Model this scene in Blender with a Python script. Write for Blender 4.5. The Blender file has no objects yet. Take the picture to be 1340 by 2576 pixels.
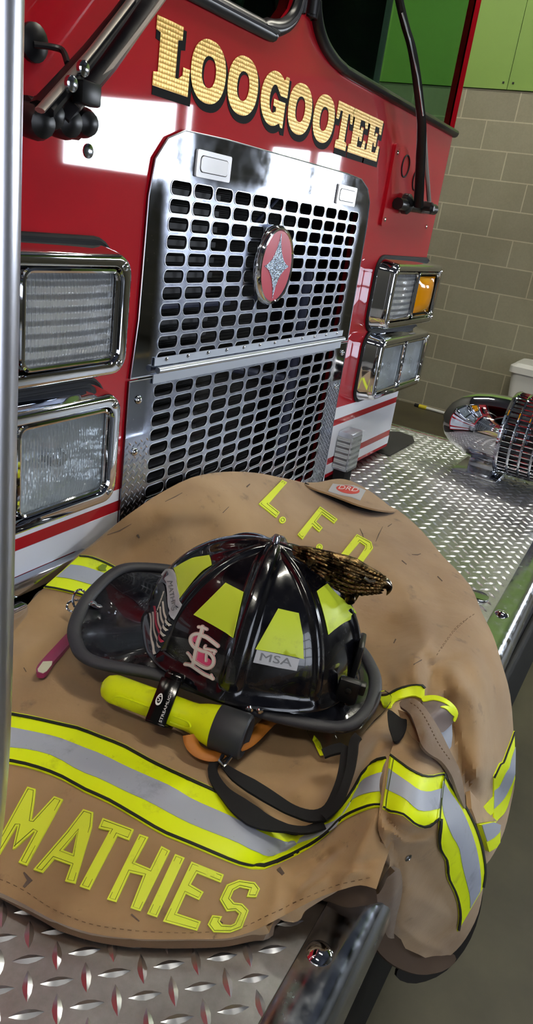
import bpy, bmesh, math, random
import numpy as np
from mathutils import Vector, Matrix
from mathutils.geometry import delaunay_2d_cdt
random.seed(7)
PI = math.pi
C = bpy.context.scene.collection
sc = bpy.context.scene

# ------------------------------------------------------------------ camera
CAM = np.array([-0.89196348, -0.66148316, 0.60706235])
ROT = np.array([[0.4974463, -0.8559836, 0.1408517],
                [-0.2645361, -0.3043124, -0.9151036],
                [0.8261766, 0.4179546, -0.3778176]])   # rows: right, down, forward
FPX = 1854.21
cd = bpy.data.cameras.new('camera')
cam = bpy.data.objects.new('camera', cd); C.objects.link(cam)
cd.sensor_fit = 'VERTICAL'; cd.sensor_height = 24.0; cd.lens = 24.0 * FPX / 2576.0
cd.clip_start = 0.01; cd.clip_end = 60
m = Matrix.Identity(4)
for i in range(3):
    m[i][0] = ROT[0][i]; m[i][1] = -ROT[1][i]; m[i][2] = -ROT[2][i]; m[i][3] = CAM[i]
cam.matrix_world = m
sc.camera = cam

# ------------------------------------------------------------------ light
sc.view_settings.view_transform = 'Standard'
sc.view_settings.look = 'None'
sc.view_settings.gamma = 1.0
sc.view_settings.use_curve_mapping = False
sc.view_settings.exposure = 0.92
w = bpy.data.worlds.new('world'); sc.world = w; w.use_nodes = True
w.node_tree.nodes['Background'].inputs[0].default_value = (0.75, 0.85, 1.0, 1)
w.node_tree.nodes['Background'].inputs[1].default_value = 0.6
XW = 5.108; ZF = -0.735; ZC = 3.6; XL = -5.5; YF = -6.2; YB = 2.6
TUBE_STRENGTH = 58.0
WINDOW_STRENGTH = 26.0

def area(name, loc, rot, sx, sy, e, col=(1, 1, 1)):
    l = bpy.data.lights.new(name, 'AREA'); l.shape = 'RECTANGLE'; l.size = sx; l.size_y = sy
    l.energy = e; l.color = col
    o = bpy.data.objects.new(name, l); C.objects.link(o); o.location = loc; o.rotation_euler = rot
    return o
# daylight entering through the windows in the side wall
#area('daylight_long_window', (XW - 0.12, -4.5, 1.15), (0, PI / 2, 0), 0.9, 1.4, 60, (0.86, 0.93, 1.0))
# unused fill lamp for an added, unseen bay door behind the camera
#area('daylight_bay_door', (-1.6, YF + 0.15, 1.2), (-PI / 2 + PI, 0, 0), 3.2, 3.0, 130, (0.86, 0.93, 1.0))

# ------------------------------------------------------------------ materials
def lin(c):
    c = c / 255.0
    return c / 12.92 if c <= 0.04045 else ((c + 0.055) / 1.055) ** 2.4
def rgb(r, g, b): return (lin(r), lin(g), lin(b), 1.0)
MATS = {}
def mat(name, col, rough=0.5, metal=0.0, coat=0.0, trans=0.0, ior=1.45, emit=0.0, alpha=1.0, spec=None, sheen=0.0):
    if name in MATS: return MATS[name]
    x = bpy.data.materials.new(name); x.use_nodes = True
    b = x.node_tree.nodes['Principled BSDF']
    b.inputs['Base Color'].default_value = col
    b.inputs['Roughness'].default_value = rough
    b.inputs['Metallic'].default_value = metal
    b.inputs['Coat Weight'].default_value = coat
    b.inputs['Coat Roughness'].default_value = 0.03
    b.inputs['Transmission Weight'].default_value = trans
    b.inputs['IOR'].default_value = ior
    b.inputs['Alpha'].default_value = alpha
    b.inputs['Sheen Weight'].default_value = sheen
    if spec is not None: b.inputs['Specular IOR Level'].default_value = spec
    if emit: 
        b.inputs['Emission Color'].default_value = col; b.inputs['Emission Strength'].default_value = emit
    MATS[name] = x
    return x
def nd(x, t, **kw):
    n = x.node_tree.nodes.new(t)
    for k, v in kw.items():
        if k.startswith('i_'): n.inputs[k[2:].replace('_', ' ')].default_value = v
        else: setattr(n, k, v)
    return n
def lk(x, a, b): x.node_tree.links.new(a, b)
def bsdf(x): return x.node_tree.nodes['Principled BSDF']
def coords(x, scale=(1, 1, 1), rot=(0, 0, 0)):
    t = nd(x, 'ShaderNodeTexCoord'); mp = nd(x, 'ShaderNodeMapping')
    mp.inputs['Scale'].default_value = scale; mp.inputs['Rotation'].default_value = rot
    lk(x, t.outputs['Object'], mp.inputs['Vector']); return mp.outputs['Vector']
def noise(x, vec, scale, detail=4, rough=0.5):
    n = nd(x, 'ShaderNodeTexNoise'); n.inputs['Scale'].default_value = scale
    n.inputs['Detail'].default_value = detail; n.inputs['Roughness'].default_value = rough
    lk(x, vec, n.inputs['Vector']); return n.outputs['Fac']
def ramp(x, fac, stops):
    r = nd(x, 'ShaderNodeValToRGB'); e = r.color_ramp.elements
    while len(e) < len(stops): e.new(0.5)
    for i, (p, c) in enumerate(stops): e[i].position = p; e[i].color = c
    lk(x, fac, r.inputs['Fac']); return r.outputs['Color']
def mix(x, fac, a, b, mode='MIX'):
    n = nd(x, 'ShaderNodeMix'); n.data_type = 'RGBA'; n.blend_type = mode
    if hasattr(fac, 'links') or not isinstance(fac, (int, float)): lk(x, fac, n.inputs[0])
    else: n.inputs[0].default_value = fac
    for v, i in ((a, 6), (b, 7)):
        if isinstance(v, tuple): n.inputs[i].default_value = v
        else: lk(x, v, n.inputs[i])
    return n.outputs[2]
def bump(x, h, strength, dist, prev=None):
    b = nd(x, 'ShaderNodeBump'); b.inputs['Strength'].default_value = strength; b.inputs['Distance'].default_value = dist
    lk(x, h, b.inputs['Height'])
    if prev is not None: lk(x, prev, b.inputs['Normal'])
    return b.outputs['Normal']
W1 = (1, 1, 1, 1); K0 = (0, 0, 0, 1)

RED = mat('red_paint', rgb(176, 10, 28), 0.6, 0.0, coat=1.0, spec=0.1)
WHITEP = mat('white_paint', rgb(236, 238, 245), 0.6, coat=1.0, spec=0.1)
CHROME = mat('chrome', rgb(225, 228, 235), 0.04, 1.0)
CHROME2 = mat('worn_chrome', rgb(185, 190, 200), 0.14, 1.0)
x = CHROME2; v = coords(x); lk(x, ramp(x, noise(x, v, 60, 6), [(0.35, (0.08,) * 3 + (1,)), (0.7, (0.28,) * 3 + (1,))]), bsdf(x).inputs['Roughness'])
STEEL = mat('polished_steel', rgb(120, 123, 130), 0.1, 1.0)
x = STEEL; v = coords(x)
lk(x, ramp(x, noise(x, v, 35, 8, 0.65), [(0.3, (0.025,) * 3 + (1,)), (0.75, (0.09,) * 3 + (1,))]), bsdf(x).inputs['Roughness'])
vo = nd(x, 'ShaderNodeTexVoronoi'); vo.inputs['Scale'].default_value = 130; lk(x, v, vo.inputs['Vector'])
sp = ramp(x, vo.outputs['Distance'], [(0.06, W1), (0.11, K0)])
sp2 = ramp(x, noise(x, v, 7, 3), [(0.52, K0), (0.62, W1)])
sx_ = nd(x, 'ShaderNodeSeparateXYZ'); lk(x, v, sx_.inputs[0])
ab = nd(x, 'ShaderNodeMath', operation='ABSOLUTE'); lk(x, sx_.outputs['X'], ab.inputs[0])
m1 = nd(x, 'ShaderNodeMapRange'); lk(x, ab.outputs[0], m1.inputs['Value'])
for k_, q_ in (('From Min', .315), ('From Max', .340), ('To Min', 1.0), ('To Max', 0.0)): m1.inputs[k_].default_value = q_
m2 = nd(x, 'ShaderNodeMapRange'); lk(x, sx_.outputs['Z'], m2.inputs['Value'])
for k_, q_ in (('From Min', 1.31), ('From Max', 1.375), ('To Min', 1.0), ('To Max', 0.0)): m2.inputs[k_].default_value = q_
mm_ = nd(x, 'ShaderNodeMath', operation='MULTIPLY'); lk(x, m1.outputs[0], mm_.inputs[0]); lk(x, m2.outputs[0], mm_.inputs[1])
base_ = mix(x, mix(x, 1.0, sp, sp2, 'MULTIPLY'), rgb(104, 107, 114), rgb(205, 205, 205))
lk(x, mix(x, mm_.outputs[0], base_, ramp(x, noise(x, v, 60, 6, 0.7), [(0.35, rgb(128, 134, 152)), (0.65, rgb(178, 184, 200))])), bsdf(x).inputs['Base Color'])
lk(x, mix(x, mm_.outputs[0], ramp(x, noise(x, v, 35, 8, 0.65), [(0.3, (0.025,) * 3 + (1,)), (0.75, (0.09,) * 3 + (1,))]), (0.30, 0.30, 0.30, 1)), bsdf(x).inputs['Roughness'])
EDGE = mat('bare_steel_edge', rgb(205, 210, 220), 0.35, 1.0)
PLATE = mat('tread_plate', rgb(205, 207, 212), 0.3, 1.0)
x = PLATE; v = coords(x)
n1 = noise(x, v, 5, 5); n2 = noise(x, v, 90, 5, 0.7)
lk(x, ramp(x, n1, [(0.3, (0.26,) * 3 + (1,)), (0.7, (0.48,) * 3 + (1,))]), bsdf(x).inputs['Roughness'])
lk(x, mix(x, n2, rgb(158, 158, 158), rgb(205, 206, 210)), bsdf(x).inputs['Base Color'])
lk(x, bump(x, n2, 0.25, 0.0006), bsdf(x).inputs['Normal'])
LOZ = mat('tread_lozenge', rgb(212, 215, 222), 0.28, 1.0)
BLACK = mat('black_plastic', rgb(18, 18, 20), 0.35)
BLACKM = mat('matte_black', rgb(14, 14, 15), 0.7)
RUBBER = mat('grey_rubber', rgb(48, 48, 54), 0.55)
x = RUBBER; v = coords(x); n = noise(x, v, 220, 4); lk(x, bump(x, n, 0.3, 0.0006), bsdf(x).inputs['Normal'])
SHELL = mat('helmet_shell', rgb(10, 10, 16), 0.16, coat=0.7)
x = SHELL; v = coords(x); n = noise(x, v, 45, 8, 0.7)
lk(x, ramp(x, n, [(0.35, (0.1,) * 3 + (1,)), (0.75, (0.38,) * 3 + (1,))]), bsdf(x).inputs['Roughness'])
GLASS = mat('windscreen_glass', (0.30, 0.52, 0.36, 1), 0.0, trans=1.0, ior=1.0)
SGLASS = mat('side_glass', (0.62, 0.80, 0.64, 1), 0.0, trans=1.0, ior=1.0)
LENS = mat('lens_glass', rgb(235, 245, 250), 0.05, trans=0.78, ior=1.3)
x = LENS; v = coords(x)
wv = nd(x, 'ShaderNodeTexWave'); wv.bands_direction = 'X'; wv.inputs['Scale'].default_value = 70; lk(x, v, wv.inputs['Vector'])
lk(x, bump(x, wv.outputs['Fac'], 1.0, 0.006), bsdf(x).inputs['Normal'])
LENSH = mat('ribbed_lens', rgb(240, 245, 250), 0.08, trans=0.45, ior=1.3)
x = LENSH; v = coords(x)
wv = nd(x, 'ShaderNodeTexWave'); wv.bands_direction = 'X'; wv.inputs['Scale'].default_value = 62; lk(x, v, wv.inputs['Vector'])
wz = nd(x, 'ShaderNodeTexWave'); wz.bands_direction = 'Z'; wz.inputs['Scale'].default_value = 22; lk(x, v, wz.inputs['Vector'])
lk(x, bump(x, wz.outputs['Fac'], 1.0, 0.010, bump(x, wv.outputs['Fac'], 1.0, 0.006)), bsdf(x).inputs['Normal'])
AMBER = mat('amber_lens', rgb(255, 168, 0), 0.1, trans=0.2, coat=0.6)
REFLECTOR = mat('lamp_reflector', rgb(245, 247, 250), 0.3, 0.85)
x = REFLECTOR; v = coords(x); n = noise(x, v, 38, 3); lk(x, bump(x, n, 0.8, 0.01), bsdf(x).inputs['Normal'])
WARNW = mat('lit_warning_lamp', rgb(245, 248, 255), 0.2, emit=0.0)
RADI = mat('radiator_core', rgb(14, 15, 18), 0.6)
x = RADI; v = coords(x)
wz = nd(x, 'ShaderNodeTexWave'); wz.bands_direction = 'Z'; wz.inputs['Scale'].default_value = 55; lk(x, v, wz.inputs['Vector'])
lk(x, bump(x, wz.outputs['Fac'], 0.9, 0.004), bsdf(x).inputs['Normal'])
GOLD = mat('gold_leaf_film', rgb(232, 200, 105), 0.32, 0.35)
x = GOLD; v = coords(x, (1, 1, 1.0))
vo = nd(x, 'ShaderNodeTexVoronoi'); vo.inputs['Scale'].default_value = 190; vo.inputs['Randomness'].default_value = 0.15; lk(x, v, vo.inputs['Vector'])
lk(x, ramp(x, vo.outputs['Distance'], [(0.15, rgb(238, 208, 120)), (0.55, rgb(180, 136, 50))]), bsdf(x).inputs['Base Color'])
lk(x, bump(x, vo.outputs['Distance'], 0.5, 0.001), bsdf(x).inputs['Normal'])
PINKRED = mat('emblem_red', rgb(205, 70, 92), 0.3, coat=0.6)
SPARK = mat('emblem_star_silver', rgb(190, 205, 222), 0.25, 1.0)
x = SPARK; v = coords(x, (1, 1, 0.35)); n = noise(x, v, 420, 2); lk(x, bump(x, n, 1.0, 0.004), bsdf(x).inputs['Normal'])
GASKET = mat('window_rubber', rgb(26, 26, 28), 0.32)

def cloth(name, c1, c2, stain=0.75):
    x = mat(name, c1, 0.85, sheen=0.25)
    v = coords(x)
    a = ramp(x, noise(x, v, 5.5, 3), [(0.35, c1), (0.68, c2)])
    s = ramp(x, noise(x, v, 17, 7, 0.66), [(0.60, K0), (0.73, (stain,) * 3 + (1,))])
    s2 = ramp(x, noise(x, v, 75, 6, 0.7), [(0.66, K0), (0.76, (stain * 0.9,) * 3 + (1,))])
    c = mix(x, s, a, rgb(84, 66, 52)); c = mix(x, s2, c, rgb(58, 50, 46))
    lk(x, c, bsdf(x).inputs['Base Color'])
    w1 = nd(x, 'ShaderNodeTexWave'); w1.bands_direction = 'X'; w1.inputs['Scale'].default_value = 420; lk(x, v, w1.inputs['Vector'])
    w2 = nd(x, 'ShaderNodeTexWave'); w2.bands_direction = 'Y'; w2.inputs['Scale'].default_value = 420; lk(x, v, w2.inputs['Vector'])
    b1 = bump(x, mix(x, 0.5, w1.outputs['Color'], w2.outputs['Color']), 0.18, 0.0006)
    b2 = bump(x, noise(x, v, 26, 5), 0.22, 0.006, b1)
    lk(x, b2, bsdf(x).inputs['Normal'])
    return x
TAN = cloth('tan_outer_shell', rgb(170, 140, 102), rgb(144, 113, 77))
TAND = cloth('tan_worn_flap', rgb(118, 94, 70), rgb(98, 74, 52), 0.5)
SHADE_DK = mat('painted_coat_shade', rgb(30, 26, 22), 0.8)  # near-black standing for shade under the coat's edges
def dirty(name, c1, amount, rough=0.5, metal=0.0, scale=26):
    x = mat(name, c1, rough, metal)
    v = coords(x)
    s = ramp(x, noise(x, v, scale, 8, 0.72), [(0.56, K0), (0.74, (amount,) * 3 + (1,))])
    s2 = ramp(x, noise(x, v, 150, 5, 0.7), [(0.66, K0), (0.74, (amount,) * 3 + (1,))])
    c = mix(x, s, c1, (c1[0] * 0.25, c1[1] * 0.25, c1[2] * 0.25 + 0.03, 1)); c = mix(x, s2, c, rgb(40, 45, 30))
    lk(x, c, bsdf(x).inputs['Base Color'])
    return x
LIME = dirty('fluorescent_lime', rgb(236, 255, 0), 0.4, 0.5)
SILV = dirty('reflective_silver', rgb(170, 177, 192), 0.6, 0.45, 0.0, 14)
LIMEL = dirty('lime_letter', rgb(226, 240, 62), 0.45, 0.5)
LIMEH = dirty('lime_decal', rgb(206, 226, 60), 0.3, 0.4, 0.0, 40)
STITCH = mat('dark_stitching', rgb(70, 84, 30), 0.8)
PIPING = mat('black_piping', rgb(20, 24, 18), 0.7)
LABELG = mat('label_silver', rgb(188, 190, 196), 0.4)
LABELR = mat('label_red', rgb(208, 70, 60), 0.5)
LABELW = mat('label_white', rgb(238, 232, 228), 0.5)
DECW = mat('decal_white', rgb(226, 218, 208), 0.45)
DECR = mat('decal_red', rgb(196, 60, 84), 0.45)
DECP = mat('decal_pink', rgb(226, 82, 128), 0.45)
DECK_ = mat('decal_charcoal', rgb(34, 40, 50), 0.4)
NAVY = mat('engraved_grey', rgb(120, 122, 126), 0.5)
BRASS = mat('aged_bronze', rgb(150, 122, 78), 0.3, 1.0)
x = BRASS; v = coords(x); n = noise(x, v, 70, 5, 0.6)
lk(x, ramp(x, n, [(0.42, rgb(22, 15, 9)), (0.66, rgb(150, 124, 84))]), bsdf(x).inputs['Base Color'])
lk(x, bump(x, n, 0.7, 0.003), bsdf(x).inputs['Normal'])
BRASSL = mat('worn_bright_bronze', rgb(190, 182, 168), 0.22, 1.0)
TORCH = dirty('lime_torch_plastic', rgb(222, 236, 10), 0.3, 0.35, 0.0, 60)
WEBB = mat('black_webbing', rgb(16, 16, 18), 0.85)
ORANGE = mat('brown_orange_strap', rgb(170, 104, 34), 0.55)
PLUM = mat('plum_tag', rgb(142, 42, 84), 0.3, coat=0.4)
CREAM = mat('cream_tip', rgb(206, 206, 180), 0.5)
VISOR = mat('clear_visor', rgb(225, 230, 225), 0.05, trans=1.0, ior=1.2)
SEAMT = mat('tan_stitching', rgb(104, 80, 56), 0.8)

# room materials
BLOCK = mat('concrete_block', rgb(130, 126, 104), 0.85)
x = BLOCK; v = coords(x)
sx_ = nd(x, 'ShaderNodeSeparateXYZ'); lk(x, v, sx_.inputs[0])
cx_ = nd(x, 'ShaderNodeCombineXYZ'); lk(x, sx_.outputs['Y'], cx_.inputs['X']); lk(x, sx_.outputs['Z'], cx_.inputs['Y'])
mp = nd(x, 'ShaderNodeMapping'); mp.inputs['Location'].default_value = (0.12, 0.137, 0); lk(x, cx_.outputs[0], mp.inputs['Vector'])
bk = nd(x, 'ShaderNodeTexBrick'); lk(x, mp.outputs[0], bk.inputs['Vector'])
bk.inputs['Scale'].default_value = 1.0; bk.inputs['Brick Width'].default_value = 0.4; bk.inputs['Row Height'].default_value = 0.1945
bk.inputs['Mortar Size'].default_value = 0.0045; bk.inputs['Mortar Smooth'].default_value = 0.2
bk.inputs['Color1'].default_value = rgb(134, 131, 112); bk.inputs['Color2'].default_value = rgb(122, 119, 102); bk.inputs['Mortar'].default_value = rgb(168, 162, 140)
n = noise(x, v, 3, 6, 0.6)
c = mix(x, ramp(x, n, [(0.3, K0), (0.75, (0.35,) * 3 + (1,))]), bk.outputs['Color'], rgb(100, 94, 70))
n2 = noise(x, v, 70, 5, 0.7); c = mix(x, 0.16, c, n2, 'OVERLAY')
lk(x, c, bsdf(x).inputs['Base Color'])
lk(x, bump(x, n2, 0.3, 0.004, bump(x, bk.outputs['Fac'], -0.5, 0.006)), bsdf(x).inputs['Normal'])
GREENP = mat('green_wall_panel', rgb(104, 134, 58), 0.6)
CONC = mat('concrete_floor', rgb(104, 97, 74), 0.5)
x = CONC; v = coords(x); n = noise(x, v, 2.2, 8, 0.6)
lk(x, ramp(x, n, [(0.3, rgb(48, 45, 30)), (0.7, rgb(80, 75, 55))]), bsdf(x).inputs['Base Color'])
YLINE = mat('yellow_floor_paint', rgb(168, 130, 50), 0.6)
x = YLINE; v = coords(x); n = noise(x, v, 14, 6, 0.7)
lk(x, ramp(x, n, [(0.4, rgb(128, 112, 70)), (0.62, rgb(176, 138, 46))]), bsdf(x).inputs['Base Color'])
WALLP = mat('pale_wall', rgb(120, 124, 92), 0.8)
CEILP = mat('ceiling_paint', rgb(58, 61, 70), 0.8)
GREYW = mat('grey_wall', rgb(70, 68, 62), 0.8)
FRAMEM = mat('window_frame_metal', rgb(70, 70, 72), 0.5)
SKYLIT = mat('bright_daylight_pane', rgb(236, 244, 255), 0.5, emit=WINDOW_STRENGTH)
TUBEM = mat('fluorescent_tube', rgb(255, 250, 236), 0.5, emit=TUBE_STRENGTH)
LAMPW = mat('lamp_housing', rgb(230, 230, 225), 0.5)
BINW = mat('white_bin_plastic', rgb(210, 212, 208), 0.4)
INTER = mat('cab_interior', rgb(16, 18, 18), 0.7)

# ------------------------------------------------------------------ mesh helpers
def tagp(o, label=None, cat=None, group=None, kind=None):
    if label: o['label'] = label
    if cat: o['category'] = cat
    if group: o['group'] = group
    if kind: o['kind'] = kind
    return o
def empty(name, loc, label, cat, group=None):
    o = bpy.data.objects.new(name, None); C.objects.link(o); o.location = loc; o.empty_display_size = 0.05
    return tagp(o, label, cat, group)
class MB:
    def __init__(s): s.v = []; s.f = []; s.mi = []
    def add(s, vs, fs, mi=0):
        o = len(s.v); s.v += [tuple(float(a) for a in p) for p in vs]
        s.f += [tuple(int(i) + o for i in f) for f in fs]; s.mi += [mi] * len(fs); return s
    def box(s, c, d, mi=0, R=None, bev=0.0, seg=2):
        if bev > 0:
            bm = bmesh.new(); bmesh.ops.create_cube(bm, size=1.0)
            for v in bm.verts: v.co = Vector((v.co.x * d[0], v.co.y * d[1], v.co.z * d[2]))
            bmesh.ops.bevel(bm, geom=list(bm.edges), offset=bev, segments=seg, affect='EDGES', profile=0.5)
            bm.verts.index_update(); vs = [tuple(v.co) for v in bm.verts]; fs = [[v.index for v in f.verts] for f in bm.faces]; bm.free()
        else:
            vs = [(a * d[0] / 2, b * d[1] / 2, e * d[2] / 2) for a in (-1, 1) for b in (-1, 1) for e in (-1, 1)]
            fs = [(0, 1, 3, 2), (4, 6, 7, 5), (0, 4, 5, 1), (2, 3, 7, 6), (0, 2, 6, 4), (1, 5, 7, 3)]
        V = np.array(vs)
        if R is not None: V = V @ np.array(R).T
        return s.add(V + np.array(c), fs, mi)
    def tube(s, path, r, n=10, closed=False, mi=0, flat=1.0, up=None, caps=True):
        P = [np.array(p, float) for p in path]; N = len(P)
        rs = r if hasattr(r, '__len__') else [r] * N
        T = []
        for i in range(N):
            a = P[(i - 1) % N] if (closed or i > 0) else P[i]; b = P[(i + 1) % N] if (closed or i < N - 1) else P[i]
            t = b - a; T.append(t / (np.linalg.norm(t) + 1e-12))
        u = np.array(up, float) if up is not None else (np.array([0, 0, 1.0]) if abs(T[0][2]) < 0.9 else np.array([1.0, 0, 0]))
        vs = []; fs = []
        for i in range(N):
            if up is not None: u = np.array(up, float)
            u = u - T[i] * (u @ T[i]); u /= np.linalg.norm(u) + 1e-12; w_ = np.cross(T[i], u)
            for k in range(n):
                a = 2 * PI * k / n; vs.append(P[i] + rs[i] * (math.cos(a) * w_ + math.sin(a) * u * flat))
        M = N if closed else N - 1
        for i in range(M):
            for k in range(n):
                a = i * n + k; b = i * n + (k + 1) % n; c2 = ((i + 1) % N) * n + (k + 1) % n; d2 = ((i + 1) % N) * n + k
                fs.append((a, b, c2, d2))
        if not closed and caps: fs.append(tuple(range(n - 1, -1, -1))); fs.append(tuple(range((N - 1) * n, N * n)))
        return s.add(vs, fs, mi)
    def lathe(s, prof, o, ax, n=32, mi=0, flat=1.0):
        ax = np.array(ax, float); ax /= np.linalg.norm(ax); u = np.array([0, 0, 1.0]) if abs(ax[2]) < 0.9 else np.array([1.0, 0, 0])
        u -= ax * (u @ ax); u /= np.linalg.norm(u); w_ = np.cross(ax, u); vs = []; fs = []
        for (d, r) in prof:
            for k in range(n):
                a = 2 * PI * k / n; vs.append(np.array(o) + ax * d + r * (math.cos(a) * u + math.sin(a) * w_ * flat))
        for i in range(len(prof) - 1):
            for k in range(n): fs.append((i * n + k, i * n + (k + 1) % n, (i + 1) * n + (k + 1) % n, (i + 1) * n + k))
        fs.append(tuple(range(n))); fs.append(tuple(range((len(prof) - 1) * n, len(prof) * n)))
        return s.add(vs, fs, mi)
    def build(s, name, mats, parent=None, smooth=True, angle=40):
        me = bpy.data.meshes.new(name); me.from_pydata(s.v, [], s.f)
        for q in (mats if isinstance(mats, (list, tuple)) else [mats]): me.materials.append(q)
        me.polygons.foreach_set('material_index', s.mi)
        bm = bmesh.new(); bm.from_mesh(me); bmesh.ops.recalc_face_normals(bm, faces=bm.faces)
        for f in bm.faces: f.smooth = smooth
        if smooth:
            lim = math.radians(angle)
            for e in bm.edges:
                if len(e.link_faces) == 2 and e.calc_face_angle(0) > lim: e.smooth = False
        bm.to_mesh(me); bm.free()
        o = bpy.data.objects.new(name, me); C.objects.link(o)
        if parent is not None:
            o.parent = parent
            off = parent_origin(parent)
            if off.length > 0:
                me.transform(Matrix.Translation(-off))
        return o
def parent_origin(p):
    v = Vector((0, 0, 0))
    while p is not None:
        v = v + p.location; p = p.parent
    return v

def inside(loops, pts):
    pts = np.asarray(pts, float); r = np.zeros(len(pts), bool)
    for L in loops:
        L = np.asarray(L, float); x1, y1 = L[:, 0], L[:, 1]; x2, y2 = np.roll(x1, -1), np.roll(y1, -1)
        for i in range(len(L)):
            c_ = ((y1[i] > pts[:, 1]) != (y2[i] > pts[:, 1]))
            if c_.any():
                with np.errstate(divide='ignore', invalid='ignore'):
                    xi = (x2[i] - x1[i]) * (pts[:, 1] - y1[i]) / (y2[i] - y1[i] + 1e-30) + x1[i]
                r ^= c_ & (pts[:, 0] < xi)
    return r
def dens(L, step):
    out = []; L = [np.array(p, float) for p in L]
    for i in range(len(L)):
        a, b = L[i], L[(i + 1) % len(L)]; n = max(1, int(np.ceil(np.linalg.norm(b - a) / step)))
        for k in range(n): out.append(a + (b - a) * k / n)
    return out
def spl(pts, n=6, closed=False):
    """Catmull-Rom through the points."""
    P = [np.array(p, float) for p in pts]; N = len(P); out = []
    for i in range(N if closed else N - 1):
        if closed: p0, p1, p2, p3 = P[i - 1], P[i], P[(i + 1) % N], P[(i + 2) % N]
        else: p0 = P[max(i - 1, 0)]; p1 = P[i]; p2 = P[i + 1]; p3 = P[min(i + 2, N - 1)]
        for k in range(n):
            t = k / n
            out.append(0.5 * ((2 * p1) + (p2 - p0) * t + (2 * p0 - 5 * p1 + 4 * p2 - p3) * t * t + (3 * p1 - p0 - 3 * p2 + p3) * t ** 3))
    if not closed: out.append(P[-1])
    return out
def tri(loops, step=None, extra=None):
    co = []; ed = []
    for L in loops:
        if step: L = dens(L, step)
        o = len(co); co += [Vector((float(p[0]), float(p[1]))) for p in L]
        ed += [(o + i, o + (i + 1) % len(L)) for i in range(len(L))]
    if step:
        a = np.array([list(c_) for c_ in co]); mn = a.min(0); mx = a.max(0)
        gx, gy = np.meshgrid(np.arange(math.floor(mn[0] / step) * step, mx[0], step), np.arange(math.floor(mn[1] / step) * step, mx[1], step))
        g = np.stack([gx.ravel(), gy.ravel()], 1); g = g[inside(loops, g)]
        if len(g):
            # drop grid points closer than 0.4 step to the outline
            keep = np.ones(len(g), bool)
            for i in range(0, len(a), 400):
                d = ((g[:, None, :] - a[None, i:i + 400, :]) ** 2).sum(2).min(1); keep &= d > (0.45 * step) ** 2
            co += [Vector((float(p[0]), float(p[1]))) for p in g[keep]]
    r = delaunay_2d_cdt(co, ed, [], 0, 1e-6)
    V = np.array([[p[0], p[1]] for p in r[0]]); F = [tuple(f) for f in r[2]]
    cen = np.array([V[list(f)].mean(0) for f in F]); ok = inside(loops, cen)
    F = [f for f, q in zip(F, ok) if q]
    return V, F
def solidify(mb, V3, N3, F, off, th, mi=0, mi_side=None):
    used = sorted({i for f in F for i in f}); idx = {u: k for k, u in enumerate(used)}
    V3 = V3[used]; N3 = N3[used]; F = [tuple(idx[i] for i in f) for f in F]
    top = V3 + N3 * off; bot = V3 + N3 * (off - th); n = len(top)
    ec = {}
    for f in F:
        for i in range(len(f)):
            a, b = f[i], f[(i + 1) % len(f)]; ec.setdefault((min(a, b), max(a, b)), []).append((a, b))
    side = [(e[0][0], e[0][1], e[0][1] + n, e[0][0] + n) for e in ec.values() if len(e) == 1]
    mb.add(list(top) + list(bot), F + [tuple(i + n for i in f[::-1]) for f in F], mi)
    o = len(mb.v) - 2 * n
    mb.f += [tuple(i + o for i in s_) for s_ in side]; mb.mi += [mi if mi_side is None else mi_side] * len(side)
def patch(name, loops, S, off, th, m, parent, step=None, smooth=True, mb=None, mi=0, build=True):
    """loops live in the parameter plane of surface S; S(p) -> points, normals"""
    V, F = tri(loops, step)
    P, N = S(V)
    own = mb is None
    if own: mb = MB()
    solidify(mb, P, N, F, off, th, mi)
    if own and build: return mb.build(name, m, parent, smooth, 50)
    return mb
def band(path, wd, closed=False):
    """outline polygon of a band of width wd along a 2D path (wd scalar or list)"""
    P = [np.array(p, float) for p in path]; N = len(P); ws = wd if hasattr(wd, '__len__') else [wd] * N
    A = []; B = []
    for i in range(N):
        a = P[(i - 1) % N] if (closed or i > 0) else P[i]; b = P[(i + 1) % N] if (closed or i < N - 1) else P[i]
        t = b - a; t /= np.linalg.norm(t) + 1e-12; n_ = np.array([-t[1], t[0]])
        A.append(P[i] + n_ * ws[i] / 2); B.append(P[i] - n_ * ws[i] / 2)
    return [A, B] if closed else [A + B[::-1]]
def inset(L, d):
    L = [np.array(p, float) for p in L]; n = len(L); out = []
    ar = sum(L[i][0] * L[(i + 1) % n][1] - L[(i + 1) % n][0] * L[i][1] for i in range(n)); sg = 1 if ar > 0 else -1
    for i in range(n):
        a = L[i] - L[i - 1]; b = L[(i + 1) % n] - L[i]; a /= np.linalg.norm(a); b /= np.linalg.norm(b)
        na = np.array([-a[1], a[0]]) * sg; nb = np.array([-b[1], b[0]]) * sg; m_ = na + nb; l = np.linalg.norm(m_)
        if l < 0.3: m_ = na; k = 1
        else: m_ = m_ / l; k = min(1 / max(m_ @ na, 0.35), 1.8)
        out.append(L[i] + m_ * d * k)
    return out
def face_plane(y):
    """surface: the upright plane y = const, parameters (x, z); normal towards the front"""
    def S(V):
        V = np.asarray(V); P = np.stack([V[:, 0], np.full(len(V), y), V[:, 1]], 1)
        return P, np.tile(np.array([0, -1.0, 0]), (len(V), 1))
    return S
def circ(x, y, rx, ry=None, n=24, rot=0):
    ry = rx if ry is None else ry
    return [(x + rx * math.cos(2 * PI * k / n) * math.cos(rot) - ry * math.sin(2 * PI * k / n) * math.sin(rot),
             y + rx * math.cos(2 * PI * k / n) * math.sin(rot) + ry * math.sin(2 * PI * k / n) * math.cos(rot)) for k in range(n)]
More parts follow.
